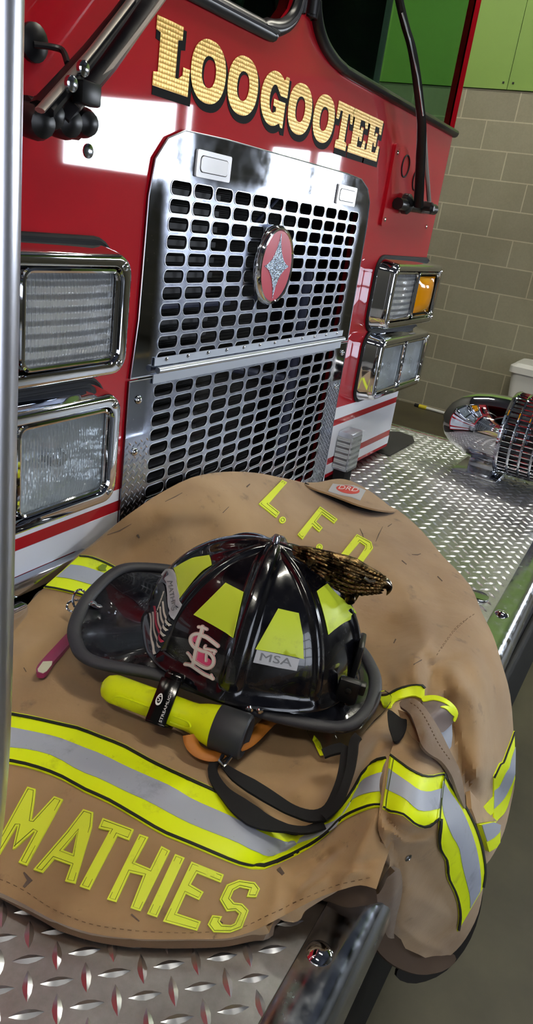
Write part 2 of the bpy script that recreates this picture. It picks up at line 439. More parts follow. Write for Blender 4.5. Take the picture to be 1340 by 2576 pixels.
def rrect(x0, z0, x1, z1, r, n=4):
    out = []
    for (cx, cz, a0) in ((x1 - r, z1 - r, 0), (x0 + r, z1 - r, 90), (x0 + r, z0 + r, 180), (x1 - r, z0 + r, 270)):
        for k in range(n + 1):
            a = math.radians(a0 + 90 * k / n); out.append((cx + r * math.cos(a), cz + r * math.sin(a)))
    return out
def text_tris(s, shear=0.0):
    """flat triangles of a line of text in a unit-height box, centred"""
    cu = bpy.data.curves.new('t', 'FONT'); cu.body = s; cu.size = 1.0; cu.shear = shear; cu.resolution_u = 3
    o = bpy.data.objects.new('t', cu); C.objects.link(o)
    bpy.context.view_layer.update()
    dg = bpy.context.evaluated_depsgraph_get(); me = o.evaluated_get(dg).to_mesh()
    V = np.array([v.co[:2] for v in me.vertices]); F = [tuple(p.vertices) for p in me.polygons]
    o.evaluated_get(dg).to_mesh_clear(); bpy.data.objects.remove(o); bpy.data.curves.remove(cu)
    V -= (V.min(0) + V.max(0)) / 2; V /= (V[:, 1].max() - V[:, 1].min())
    return V, F
def text_on(s, S, centre, vx, vy, off, th, mb, mi=0, shear=0.0, fit=None):
    """vx: direction*length for the whole text width, vy: for its height"""
    V, F = text_tris(s, shear); wdt = V[:, 0].max() - V[:, 0].min()
    Q = np.array(centre) + V[:, :1] / wdt * np.array(vx) + V[:, 1:] * np.array(vy)
    P, N = S(Q); solidify(mb, P, N, F, off, th, mi)

# view rays: used to carry measured outlines back on to surfaces of known height
def rays(V):
    V = np.asarray(V, float)
    d = np.stack([(V[:, 0] - 670) / FPX, (V[:, 1] - 1288) / FPX, np.ones(len(V))], 1)
    return d @ ROT
def at(px, py, val, ax=2):
    d = rays([(px, py)])[0]; return CAM + d * (val - CAM[ax]) / d[ax]

class Drape:
    """smooth cloth surface through measured support points (outline position, height above the deck)"""
    def __init__(s, ctrl, creases=()):
        P = np.array([(a[0], a[1]) for a in ctrl], float); d = rays(P)
        inv = d[:, 2] / (np.array([a[2] for a in ctrl]) - CAM[2])
        s.P = P / 300.0; n = len(P)
        K = s.k(s.P, s.P) + np.eye(n) * 2e-4; Q = np.concatenate([np.ones((n, 1)), s.P], 1)
        A = np.block([[K, Q], [Q.T, np.zeros((3, 3))]]); b = np.concatenate([inv, np.zeros(3)])
        s.w = np.linalg.solve(A, b); s.cr = creases
    def k(s, A, B):
        r2 = ((A[:, None, :] - B[None, :, :]) ** 2).sum(2); return 0.5 * r2 * np.log(r2 + 1e-9)
    def pos(s, V):
        V = np.asarray(V, float); U = V / 300.0; out = np.zeros(len(V))
        for i in range(0, len(V), 4000):
            u = U[i:i + 4000]; out[i:i + 4000] = s.k(u, s.P) @ s.w[:-3] + s.w[-3] + u @ s.w[-2:]
        t = 1.0 / out
        for (path, wd, amp) in s.cr:
            Q = np.array(path, float); dm = np.full(len(V), 1e9)
            for a, b in zip(Q[:-1], Q[1:]):
                ab = b - a; h = np.clip(((V - a) @ ab) / (ab @ ab), 0, 1); dm = np.minimum(dm, ((V - a - h[:, None] * ab) ** 2).sum(1))
            t = t - amp * np.exp(-dm / (wd * wd))
        return CAM + rays(V) * t[:, None]
    def __call__(s, V):
        V = np.asarray(V, float); P = s.pos(V); e = 4.0
        dx = s.pos(V + [e, 0]) - s.pos(V - [e, 0]); dy = s.pos(V + [0, e]) - s.pos(V - [0, e])
        N = np.cross(dy, dx); N /= np.linalg.norm(N, axis=1)[:, None] + 1e-12
        sg = np.sign((N * (CAM - P)).sum(1)); return P, N * sg[:, None]

# ------------------------------------------------------------------ the room
def struct(o): o['kind'] = 'structure'; return o
def slab(name, c, d, m): return struct(MB().box(c, d).build(name, m, None, False))
slab('floor', ((XL + XW) / 2, (YF + YB) / 2, ZF - 0.05), (XW - XL + 0.4, YB - YF + 0.4, 0.1), CONC)
slab('ceiling', ((XL + XW) / 2, (YF + YB) / 2, ZC + 0.05), (XW - XL + 0.4, YB - YF + 0.4, 0.1), CEILP)
slab('wall_back', ((XL + XW) / 2, YB + 0.1, (ZF + ZC) / 2), (XW - XL + 0.4, 0.2, ZC - ZF), GREYW)
slab('wall_left', (XL - 0.1, (YF + YB) / 2, (ZF + ZC) / 2), (0.2, YB - YF + 0.4, ZC - ZF), GREYW)
slab('wall_front', ((XL + XW) / 2, YF - 0.1, (ZF + ZC) / 2), (XW - XL + 0.4, 0.2, ZC - ZF), GREYW)
WINS = [(-5.28, -3.885, 0.72, 1.36), (-3.80, -3.71, 0.72, 1.36), (-2.87, -2.485, 0.66, 1.10), (-2.43, -2.20, 0.62, 1.10)]
def wall_right():
    def S(V):
        V = np.asarray(V); return np.stack([np.full(len(V), XW), V[:, 0], V[:, 1]], 1), np.tile(np.array([-1.0, 0, 0]), (len(V), 1))
    loops = [[(YF, ZF), (YB, ZF), (YB, 1.614), (YF, 1.614)]]
    holes = [[(a, z0), (b, z0), (b, z1), (a, z1)] for a, b, z0, z1 in WINS]
    struct(patch('wall_right', loops + holes, S, 0, 0.2, BLOCK, None, None, False))
    mb = MB()
    for i in range(5):
        y0 = YB - 1.69 - i * 1.94 + 0.0
        mb.box((XW - 0.012, 0, 0), (0.0, 0.0, 0.0))
    mb = MB(); ys = [YB, 0.985, -1.2, -3.4, YF]
    for a, b in zip(ys[:-1], ys[1:]): mb.box((XW + 0.085, (a + b) / 2, (1.618 + ZC) / 2), (0.2, a - b - 0.004, ZC - 1.618))
    for y in (1.02, 0.95): mb.box((XW - 0.018, y, 1.66), (0.006, 0.012, 0.012), 1)
    struct(mb.build('trim_1', [GREENP, BLACKM], None, False))
    for i, (a, b, z0, z1) in enumerate(WINS):
        f = MB()
        for (c, d) in (((a + b) / 2, z0 + .012, b - a, .024), ((a + b) / 2, z1 - .012, b - a, .024)) and (): pass
        t = 0.012
        f.box((XW + 0.06, (a + b) / 2, z0 + t / 2), (0.08, b - a, t)).box((XW + 0.06, (a + b) / 2, z1 - t / 2), (0.08, b - a, t))
        f.box((XW + 0.06, a + t / 2, (z0 + z1) / 2), (0.08, t, z1 - z0)).box((XW + 0.06, b - t / 2, (z0 + z1) / 2), (0.08, t, z1 - z0))
        wf = struct(f.build('window_%d' % (i + 1), FRAMEM, None, False))
        MB().box((XW + 0.06, (a + b) / 2, (z0 + z1) / 2), (0.01, b - a - 2 * t, z1 - z0 - 2 * t)).build('pane', SKYLIT, wf, False)
wall_right()
for i, (a, b) in enumerate(((0.30, 0.42), (-0.62, -0.48))):
    pass
FILL_PANE = mat('fill_light_pane', rgb(232, 240, 255), 0.5, emit=2.4)  # unseen glazed door, added as broad frontal fill on the cab
dr_ = MB()
for zz in (-0.72, 0.1, 0.9, 1.7, 2.5): dr_.box((-3.1, YF + 0.03, zz), (3.9, 0.06, 0.10))
for xx in (-5.05, -3.1, -1.15): dr_.box((xx, YF + 0.03, 0.9), (0.10, 0.06, 3.3))
dr_ = struct(dr_.build('fill_door_1', FRAMEM, None, False))
for j_ in range(4):
    for xx in (-4.08, -2.12): MB().box((xx, YF + 0.02, -0.31 + 0.8 * j_), (1.84, 0.01, 0.71)).build('pane', FILL_PANE, dr_, False)
struct(MB().box((4.1, 0.0, ZF + 0.002), (0.10, 5.0, 0.004)).build('trim_2', YLINE, None, False))
struct(MB().box((2.9, -3.4, ZF + 0.002), (4.3, 0.10, 0.004)).build('trim_3', YLINE, None, False))
k = 0
for lx in (-2.8, 0.3, 3.3):
    for ly in (-1.0, 1.5):
        k += 1
        lab = 'twin tube fluorescent fitting on the ceiling, %s row, %s the cab' % ({-2.8: 'leftmost', 0.3: 'middle', 3.3: 'block wall side'}[lx], 'in front of' if ly < 0 else 'above')
        t = empty('ceiling_light', (lx, ly, ZC - 0.09), lab, 'ceiling light', 'ceiling lights over the engine bay')
        MB().box((lx, ly, ZC - 0.045), (0.2, 1.24, 0.07)).build('housing', LAMPW, t, False)
        for s_ in (-1, 1): MB().tube([(lx + s_ * 0.05, ly - 0.6, ZC - 0.1), (lx + s_ * 0.05, ly + 0.6, ZC - 0.1)], 0.018, 8).build('tube', TUBEM, t)

# bin, broom
t = empty('waste_bin', (4.88, 0.20, ZF), 'tall white plastic bin with a lid standing by the block wall', 'bin')
b = MB()
for (z, r, rn) in ((0, .135, .14), ): pass
def tub(mb, cx, cy, z0, z1, a0, a1, r=0.05, mi=0):
    L0 = rrect(cx - a0, cy - a0, cx + a0, cy + a0, r); L1 = rrect(cx - a1, cy - a1, cx + a1, cy + a1, r); n = len(L0)
    mb.add([(p[0], p[1], z0) for p in L0] + [(p[0], p[1], z1) for p in L1], [(i, (i + 1) % n, n + (i + 1) % n, n + i) for i in range(n)] + [tuple(range(n)), tuple(range(n, 2 * n))], mi)
tub(b, 4.88, 0.19, ZF, -0.22, 0.14, 0.185); b.build('tub', BINW, t)
b = MB(); tub(b, 4.88, 0.19, -0.235, -0.19, 0.2, 0.2); tub(b, 4.88, 0.19, -0.19, -0.165, 0.19, 0.17); b.build('lid', BINW, t)
t = empty('push_pole', (5.02, 0.98, ZF), 'white pole with a yellow end lying on the floor along the block wall', 'pole')
p0 = np.array([5.03, 1.10, ZF + .014]); p1 = np.array([4.985, 0.44, ZF + .014]); d_ = (p1 - p0)
MB().tube([p0 + d_ * .12, p1], 0.012, 10).build('shaft', BINW, t)
MB().tube([p0 + d_ * .03, p0 + d_ * .13], 0.016, 10).build('yellow_grip', mat('yellow_plastic', rgb(205, 190, 40), 0.5), t)
MB().tube([p0 - d_ * .03, p0 + d_ * .03], 0.014, 10).build('black_tip', BLACKM, t)

# ------------------------------------------------------------------ the fire engine
TR = empty('fire_engine', (0.3, 0.0, ZF), 'red and white fire engine with a polished steel grille and a tread plate bumper deck', 'fire engine')
XC = 1.135
def fp(o, **k): return o
# cab front panel with openings
front = [(-1.25, 0.115), (-0.17, 0.115), (-0.10, 0.10), (-0.077, 0.02), (1.10, 0.017), (XC - 0.015, 0.017), (XC - 0.015, 0.846), (XC - 0.005, 0.846), (XC - 0.005, 0.848)]
front = [(-1.25, 0.115), (-0.17, 0.115), (-0.10, 0.10), (-0.077, 0.02), (1.10, 0.017), (XC - 0.015, 0.017), (XC - 0.015, 2.1), (-1.25, 2.1)]
GR = [(-0.077, 0.06), (-0.079, 0.30), (-0.077, 0.352), (-0.068, 0.44), (-0.066, 0.60), (-0.058, 0.645), (-0.035, 0.672), (0.0, 0.686), (0.1, 0.689), (0.53, 0.689),
      (0.60, 0.686), (0.64, 0.672), (0.662, 0.648), (0.670, 0.60), (0.674, 0.44), (0.678, 0.352), (0.684, 0.06)]
WSR = [(XC - 0.0155, 0.848), (0.515, 0.850), (0.43, 0.853), (0.385, 0.860), (0.345, 0.874), (0.317, 0.896), (0.302, 0.925), (0.296, 0.97), (0.292, 1.9), (XC - 0.0155, 1.9)]
WSL = [(-1.0, 0.838), (0.10, 0.845), (0.16, 0.849), (0.20, 0.855), (0.230, 0.868), (0.250, 0.888), (0.260, 0.92), (0.264, 0.97), (0.266, 1.9), (-1.0, 1.9)]
core = [(-0.055, 0.028), (0.666, 0.028), (0.666, 0.648), (-0.055, 0.648)]
patch('cab_front_panel', [front, WSR, WSL, core], face_plane(0.0), 0.0, 0.03, RED, TR, None, True)
b = MB()   # rounded corner and side of the cab
prof = [(XC - 0.016, 0.0)] + [(XC - 0.016 + 0.016 * math.sin(a), 0.016 - 0.016 * math.cos(a)) for a in np.linspace(0.2, PI / 2, 7)] + [(XC, 1.6)]
n_ = len(prof)
b.add([(p[0], p[1], 0.017) for p in prof] + [(p[0], p[1], 0.838) for p in prof], [(i, i + 1, n_ + i + 1, n_ + i) for i in range(n_ - 1)])
b.build('cab_side_panel', RED, TR)
MB().box((-0.06, 0.8, 2.1), (2.4, 1.66, 0.05)).build('cab_roof', RED, TR, False)
# windscreen
for nm, L in (('windscreen', WSR), ('windscreen', WSL)):
    g = patch(nm, [L], face_plane(0.012), 0, 0.004, GLASS, TR, None, False)
MB().add([(XC, 0.016, 0.848), (XC, 0.225, 0.848), (XC, 0.225, 1.9), (XC, 0.016, 1.9)] + [(XC - .016 + .016 * math.sin(a), .016 - .016 * math.cos(a), z_) for z_ in (.848, 1.9) for a in np.linspace(0, PI / 2, 6)], [(0, 1, 2, 3)] + [(4 + i, 5 + i, 11 + i, 10 + i) for i in range(5)]).build('side_window', SGLASS, TR)
MB().box((XC - 0.02, 0.94, 1.37), (0.04, 1.42, 1.06)).build('door_frame', INTER, TR, False)
for L in (WSR, WSL):
    L = L[:-1] if L is WSR else L[:-1]
    pth = [(p[0], -0.004, p[1] - .004) for p in spl(L, 4)]
    if L[0][0] > 1: pth = [(XC + .004, 0.3, pth[0][2]), (XC + .004, 0.02, pth[0][2]), (XC - .004, -0.001, pth[0][2])] + pth
    sm = MB().tube(pth, 0.0115, 10, up=(0, -1, 0) if L[0][0] < 1 else None, flat=0.75); sm = sm.build('windscreen_seal', GASKET, TR)
    pth = [(p[0], p[1] - .0065, p[2] + .001) for p in pth[(3 if L[0][0] > 1 else 0):]]
    MB().tube(pth, 0.0035, 8).build('bright_bead', mat('seal_bead', rgb(70, 70, 74), 0.2), sm)
# interior seen through the glass
b = MB(); b.box((0.2, 0.75, 0.70), (1.8, 1.4, 0.02)); b.box((0.3, 0.35, 0.80), (1.60, 0.5, 0.10), bev=0.03); b.build('dashboard', INTER, TR)
b = MB(); b.box((-0.55, 0.6, 1.0), (0.9, 0.9, 0.6)); b.box((0.0, 1.5, 1.4), (2.2, 0.05, 1.3)); b.box((0.80, 0.75, 1.06), (0.36, 0.12, 0.5), bev=0.04); b.box((-1.15, 0.75, 1.4), (0.04, 1.5, 1.3)); b.build('cab_seat', INTER, TR)
b = MB(); b.tube(circ3 if False else [(0.55 + .14 * math.cos(a), 0.3 + .05 * math.sin(a), 1.02 + .14 * math.sin(a)) for a in np.linspace(0, 2 * PI, 28)[:-1]], 0.012, 8, True)
b.tube([(0.55, 0.3, 1.02), (0.55, 0.34, 0.86)], 0.02, 8); b.build('steering_wheel', INTER, TR)

# stripes on the front panel
def stripe(name, L, m, off=0.0008): return patch(name, [L], face_plane(0.0), off, 0.0008, m, TR, None, False)
xr = XC - 0.014
for nm, m_, z0, z1 in (('white_band', WHITEP, 0.170, 0.190), ('white_band', WHITEP, 0.072, 0.152), ('white_band', WHITEP, 0.030, 0.053)):
    stripe(nm, [(0.684, z0 - .002), (xr, z0 - .004), (xr, z1 - .003), (0.684, z1 + .008 if z1 > .18 else z1)], m_)
stripe('white_band', [(-0.8, 0.172), (-0.08, 0.172), (-0.08, 0.190), (-0.8, 0.190)], WHITEP)
stripe('white_band', [(-0.8, 0.117), (-0.17, 0.117), (-0.10, 0.103), (-0.08, 0.09), (-0.08, 0.154), (-0.8, 0.156)], WHITEP)
# panel under the cab edge, left
b = MB(); b.box((-0.30, 0.02, 0.105), (0.30, 0.07, 0.022), bev=0.004); b.build('chrome_sill', CHROME2, TR)
b = MB(); b.box((-0.36, 0.015, 0.045), (0.16, 0.09, 0.09), bev=0.006); b.build('mirror_polished_box', CHROME, TR)
b = MB(); b.box((0.3, 0.09, 0.03), (1.66, 0.1, 0.10)); b.build('dark_underside', BLACKM, TR, False)

# grille: two polished plates with pill-shaped slots
PXs, PZs, Z0u, Z0l, X0 = 0.05365, 0.02334, 0.6147, 0.3326, 0.0035
up = [p for p in GR if p[1] > 0.356]; lowp = [p for p in GR if p[1] <= 0.353]
up = [(-0.077, 0.358)] + [p for p in GR if p[1] > 0.36] + [(0.678, 0.358)]
low = [(-0.079, 0.004), (0.688, 0.004), (0.679, 0.354), (-0.078, 0.354)]
def slot(i, z, w_=0.0236, h_=0.0092, d=0.0): return rrect(X0 + i * PXs - w_ - d, z - h_ - d, X0 + i * PXs + w_ + d, z + h_ + d, 0.0078 + d)
def deck_reflection_relief(mb):  # small lozenges modelled on the plate foot in place of the deck's reflection
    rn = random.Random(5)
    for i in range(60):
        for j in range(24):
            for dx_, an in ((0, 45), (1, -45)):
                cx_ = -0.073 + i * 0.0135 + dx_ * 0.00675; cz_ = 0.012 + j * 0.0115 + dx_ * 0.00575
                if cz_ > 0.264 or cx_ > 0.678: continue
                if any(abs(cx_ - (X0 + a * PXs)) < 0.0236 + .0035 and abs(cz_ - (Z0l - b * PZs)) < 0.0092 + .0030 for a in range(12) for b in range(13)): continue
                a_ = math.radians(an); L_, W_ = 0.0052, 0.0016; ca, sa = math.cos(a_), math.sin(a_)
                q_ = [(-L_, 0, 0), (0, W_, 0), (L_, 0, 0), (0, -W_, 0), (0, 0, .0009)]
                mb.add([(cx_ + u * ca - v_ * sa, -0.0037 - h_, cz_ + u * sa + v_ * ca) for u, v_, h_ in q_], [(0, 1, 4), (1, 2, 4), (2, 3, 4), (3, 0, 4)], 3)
for nm, out, rows, z0 in (('upper_grille_plate', up, 11, Z0u), ('lower_grille_plate', low, 13, Z0l)):
    holes = [slot(i, z0 - j * PZs) for j in range(rows) for i in range(12)]
    if nm[0] == 'u': mb = MB(); patch(nm, [out] + holes, face_plane(-0.0035), 0, 0.003, None, None, None, False, mb)
    else:
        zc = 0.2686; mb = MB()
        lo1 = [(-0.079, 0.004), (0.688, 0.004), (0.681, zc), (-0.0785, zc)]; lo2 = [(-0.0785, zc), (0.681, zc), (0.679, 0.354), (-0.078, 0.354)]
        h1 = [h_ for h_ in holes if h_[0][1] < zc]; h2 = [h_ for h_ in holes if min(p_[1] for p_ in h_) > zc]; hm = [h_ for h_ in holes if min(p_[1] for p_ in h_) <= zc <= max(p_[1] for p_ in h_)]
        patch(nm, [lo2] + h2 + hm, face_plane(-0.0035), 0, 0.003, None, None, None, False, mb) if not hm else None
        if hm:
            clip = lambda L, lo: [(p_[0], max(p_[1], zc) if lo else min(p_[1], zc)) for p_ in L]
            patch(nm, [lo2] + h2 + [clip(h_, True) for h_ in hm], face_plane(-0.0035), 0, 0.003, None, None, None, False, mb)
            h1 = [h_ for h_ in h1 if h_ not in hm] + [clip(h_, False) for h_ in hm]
        patch(nm, [lo1] + h1, face_plane(-0.0035), 0, 0.003, None, None, None, False, mb, 2); deck_reflection_relief(mb)
    for j in range(rows):
        for i in range(12):
            L = slot(i, z0 - j * PZs, d=0.0004)
            mb.tube([(p[0], -0.0037, p[1]) for p in L], 0.0007, 5, True, mi=1)
    # edge bead of the plate
    mb.tube([(p[0], -0.0037, p[1]) for p in out], 0.0011, 6, True, mi=1)
    gp = mb.build(nm, [STEEL, EDGE, mat('deck_reflection_foot', rgb(150, 156, 170), 0.25, 1.0), mat('deck_reflection_marks', rgb(215, 220, 232), 0.3, 1.0)], TR, True, 30)  # foot and lozenge colours imitate the mirrored deck
# hinge strip
b = MB(); b.tube([(-0.026, -0.012, 0.3665), (0.636, -0.012, 0.3665)], 0.0048, 12)
b.box((0.305, -0.0055, 0.3525), (0.665, 0.002, 0.014)); b.box((0.305, -0.0055, 0.378), (0.665, 0.002, 0.012))
hg = b.build('grille_hinge', mat('brushed_aluminium', rgb(190, 196, 206), 0.4, 1.0), TR)
for xx in np.arange(0.0, 0.63, 0.055): MB().lathe([(0, .0035), (0.0015, .003), (0.0022, .0012)], (xx, -0.0065, 0.380), (0, -1, 0), 10).build('hinge_rivet', CHROME, hg)
for (x_, z_) in ((-0.055, 0.325), (-0.055, 0.245), (0.66, 0.332), (0.66, 0.255)):
    MB().lathe([(0, .0065), (0.001, .0065), (0.0035, .005), (0.005, .002)], (x_, -0.0035, z_), (0, -1, 0), 16).build('grille_bolt', CHROME, TR)
# recessed lamps in the top of the grille plate
for (xa, xb) in ((0.030, 0.117), (0.496, 0.583)):
    l = patch('warning_lamp', [rrect(xa, 0.633, xb, 0.668, 0.003)], face_plane(-0.0065), 0, 0.009, mat('white_lamp_body', rgb(235, 236, 242), 0.2, coat=1.0), TR, None, False)
    patch('lamp_lens', [rrect(xa + .009, 0.6405, xb - .009, 0.6605, 0.006)], face_plane(-0.0075), 0, 0.003, mat('glossy_white_lens', rgb(245, 246, 250), 0.15, 0.0, coat=1.0), l, None, False)
    patch('lens_seam', [rrect(xa + .008, 0.6395, xb - .008, 0.6615, 0.006), rrect(xa + .009, 0.6405, xb - .009, 0.6605, 0.006)], face_plane(-0.0067), 0, 0.0006, BLACKM, l, None, False)
# radiator and pipes behind the slots
b = MB(); b.box((0.06, 0.045, 0.35), (0.26, 0.02, 0.62)); b.box((0.45, 0.10, 0.35), (0.56, 0.02, 0.66)); b.build('radiator', RADI, TR, False)
b = MB()
for z_ in np.arange(0.10, 0.62, 0.023): b.box((0.05, 0.030, z_ + 0.004), (0.20, 0.004, 0.008))
b.build('condenser_fins', mat('fin_grey', rgb(34, 36, 42), 0.6), TR, False)
b = MB(); b.tube([(-0.04, 0.024, 0.452), (0.2, 0.024, 0.452)], 0.006, 8); b.tube([(0.53, 0.05, 0.1), (0.53, 0.05, 0.50)], 0.016, 10)
b.tube([(0.25, 0.06, 0.33), (0.5, 0.05, 0.28), (0.6, 0.05, 0.27)], 0.008, 8); b.tube([(0.3, 0.05, 0.58), (0.36, 0.04, 0.63), (0.45, 0.05, 0.66)], 0.003, 8)
b.build('coolant_pipes', mat('pipe_blue_grey', rgb(52, 58, 82), 0.6), TR)
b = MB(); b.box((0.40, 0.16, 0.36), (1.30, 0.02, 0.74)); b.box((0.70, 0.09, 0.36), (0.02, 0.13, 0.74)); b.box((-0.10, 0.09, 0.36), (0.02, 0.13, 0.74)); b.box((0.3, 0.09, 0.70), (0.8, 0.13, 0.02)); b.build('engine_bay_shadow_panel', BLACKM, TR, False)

# emblem
def ell(cx, cz, rx, rz, n=48, skew=0.0): return [(cx + rx * math.cos(a), cz + rz * math.sin(a)) for a in np.linspace(0, 2 * PI, n + 1)[:-1]]
EX, EZ = 0.2555, 0.520
em = MB().lathe([(0, .0655), (0.006, .0655), (0.012, .062), (0.0125, .059), (0.010, .057), (0.010, 0.02)], (EX + 0.012, -0.012, EZ - .002), (0, -1, 0), 64, flat=0.90)
em = em.build('emblem', CHROME, TR)
E0 = (EX + 0.010, EZ - .002)
patch('emblem_face', [ell(E0[0], E0[1], 0.0515, 0.057)], face_plane(-0.0235), 0, 0.002, PINKRED, em, None, False)
def star(cx, cz, rx, rz):
    pts = []
    tips = [(0, rz), (rx, 0), (0, -rz), (-rx, 0)]
    for i in range(4):
        a = np.array(tips[i]); c2 = np.array(tips[(i + 1) % 4]); m2 = (a + c2) * 0.16
        for k in range(8):
            t_ = k / 8; q = (1 - t_) ** 2 * a + 2 * t_ * (1 - t_) * m2 + t_ * t_ * c2; pts.append((cx + q[0], cz + q[1]))
    return pts
patch('emblem_star', [star(E0[0], E0[1], 0.0425, 0.0535)], face_plane(-0.0245), 0, 0.0015, SPARK, em, None, False)
MB().tube([(EX + 0.012, 0.0, EZ), (EX + 0.012, -0.013, EZ)], 0.03, 16).build('emblem_stud', BLACKM, em)

# town name across the front
def Oc(x0, x1, z0=0, z1=1, hx=0.30, hz=0.24):
    cx = (x0 + x1) / 2; cz = (z0 + z1) / 2; rx = (x1 - x0) / 2; rz = (z1 - z0) / 2
    f = lambda s_, q: [(cx + s_ * rx * np.sign(math.cos(a)) * abs(math.cos(a)) ** 0.9, cz + q * rz * np.sign(math.sin(a)) * abs(math.sin(a)) ** 0.9) for a in np.linspace(0, 2 * PI, 41)[:-1]]
    return [f(1, 1), f(0.40, 0.50)]
def glyph(ch):
    if ch == 'L': return [[(0, 0), (1, 0), (1, .42), (.80, .42), (.80, .30), (.68, .22), (.60, .22), (.60, .78), (.72, .80), (.72, 1), (0, 1), (0, .80), (.12, .78), (.12, .22), (0, .20)]]
    if ch == 'O': return Oc(0, 1)
    if ch == 'G':
        o = [(0.5 + .5 * math.cos(a), .5 + .5 * math.sin(a)) for a in np.linspace(math.radians(52), math.radians(300), 26)]
        i_ = [(0.5 + .17 * math.cos(a), .5 + .26 * math.sin(a)) for a in np.linspace(math.radians(300), math.radians(60), 18)]
        return [[(0.74, .60), (1.0, .60), (1.0, .98), (.88, .98), (.84, .92)] + o + [(0.82, .09), (.88, .02), (.96, .02), (.96, .50), (.50, .50), (.50, .38), (.62, .36), (.62, .26)] + i_[:] + [(.66, .66)]]
    if ch == 'T': return [[(.16, 0), (.84, 0), (.84, .17), (.68, .20), (.68, .82), (.80, .82), (.86, .62), (1, .62), (1, 1), (0, 1), (0, .62), (.14, .62), (.20, .82), (.32, .82), (.32, .20), (.16, .17)]]
    if ch == 'E': return [[(0, 0), (1, 0), (1, .38), (.85, .38), (.78, .19), (.50, .19), (.50, .42), (.58, .42), (.60, .34), (.74, .34), (.74, .66), (.60, .66), (.58, .58), (.50, .58), (.50, .81), (.78, .81), (.84, .66), (.98, .66), (.98, 1), (0, 1), (0, .82), (.13, .80), (.13, .20), (0, .18)]]
LET = [('L', -0.072, 0.002), ('O', 0.004, 0.086), ('O', 0.092, 0.174), ('G', 0.184, 0.264), ('O', 0.271, 0.353), ('O', 0.361, 0.443), ('T', 0.449, 0.520), ('E', 0.518, 0.594), ('E', 0.594, 0.666)]
for ch, xa, xb in LET:
    loops = [[(xa + p[0] * (xb - xa), 0.7255 + p[1] * 0.0745) for p in L] for L in glyph(ch)]
    lt = patch('gold_letter', loops, face_plane(-0.0012), 0, 0.0006, GOLD, TR, None, False)
    lt['label'] = 'gold letter %s of the town name' % ch
    sh = MB()
    o_ = inset(loops[0], -0.0035)
    body = [[(p[0] + .0045, p[1] - .0065) for p in o_]]
    if len(loops) > 1: body.append([(p[0] + .004, p[1] - .002) for p in inset(loops[1], 0.0015)])
    try: patch('letter_shadow', body, face_plane(-0.0006), 0, 0.0005, mat('shadow_black', rgb(8, 8, 9), 0.6, spec=0.1), lt, None, False)
    except Exception as e: print('shadow', ch, e)

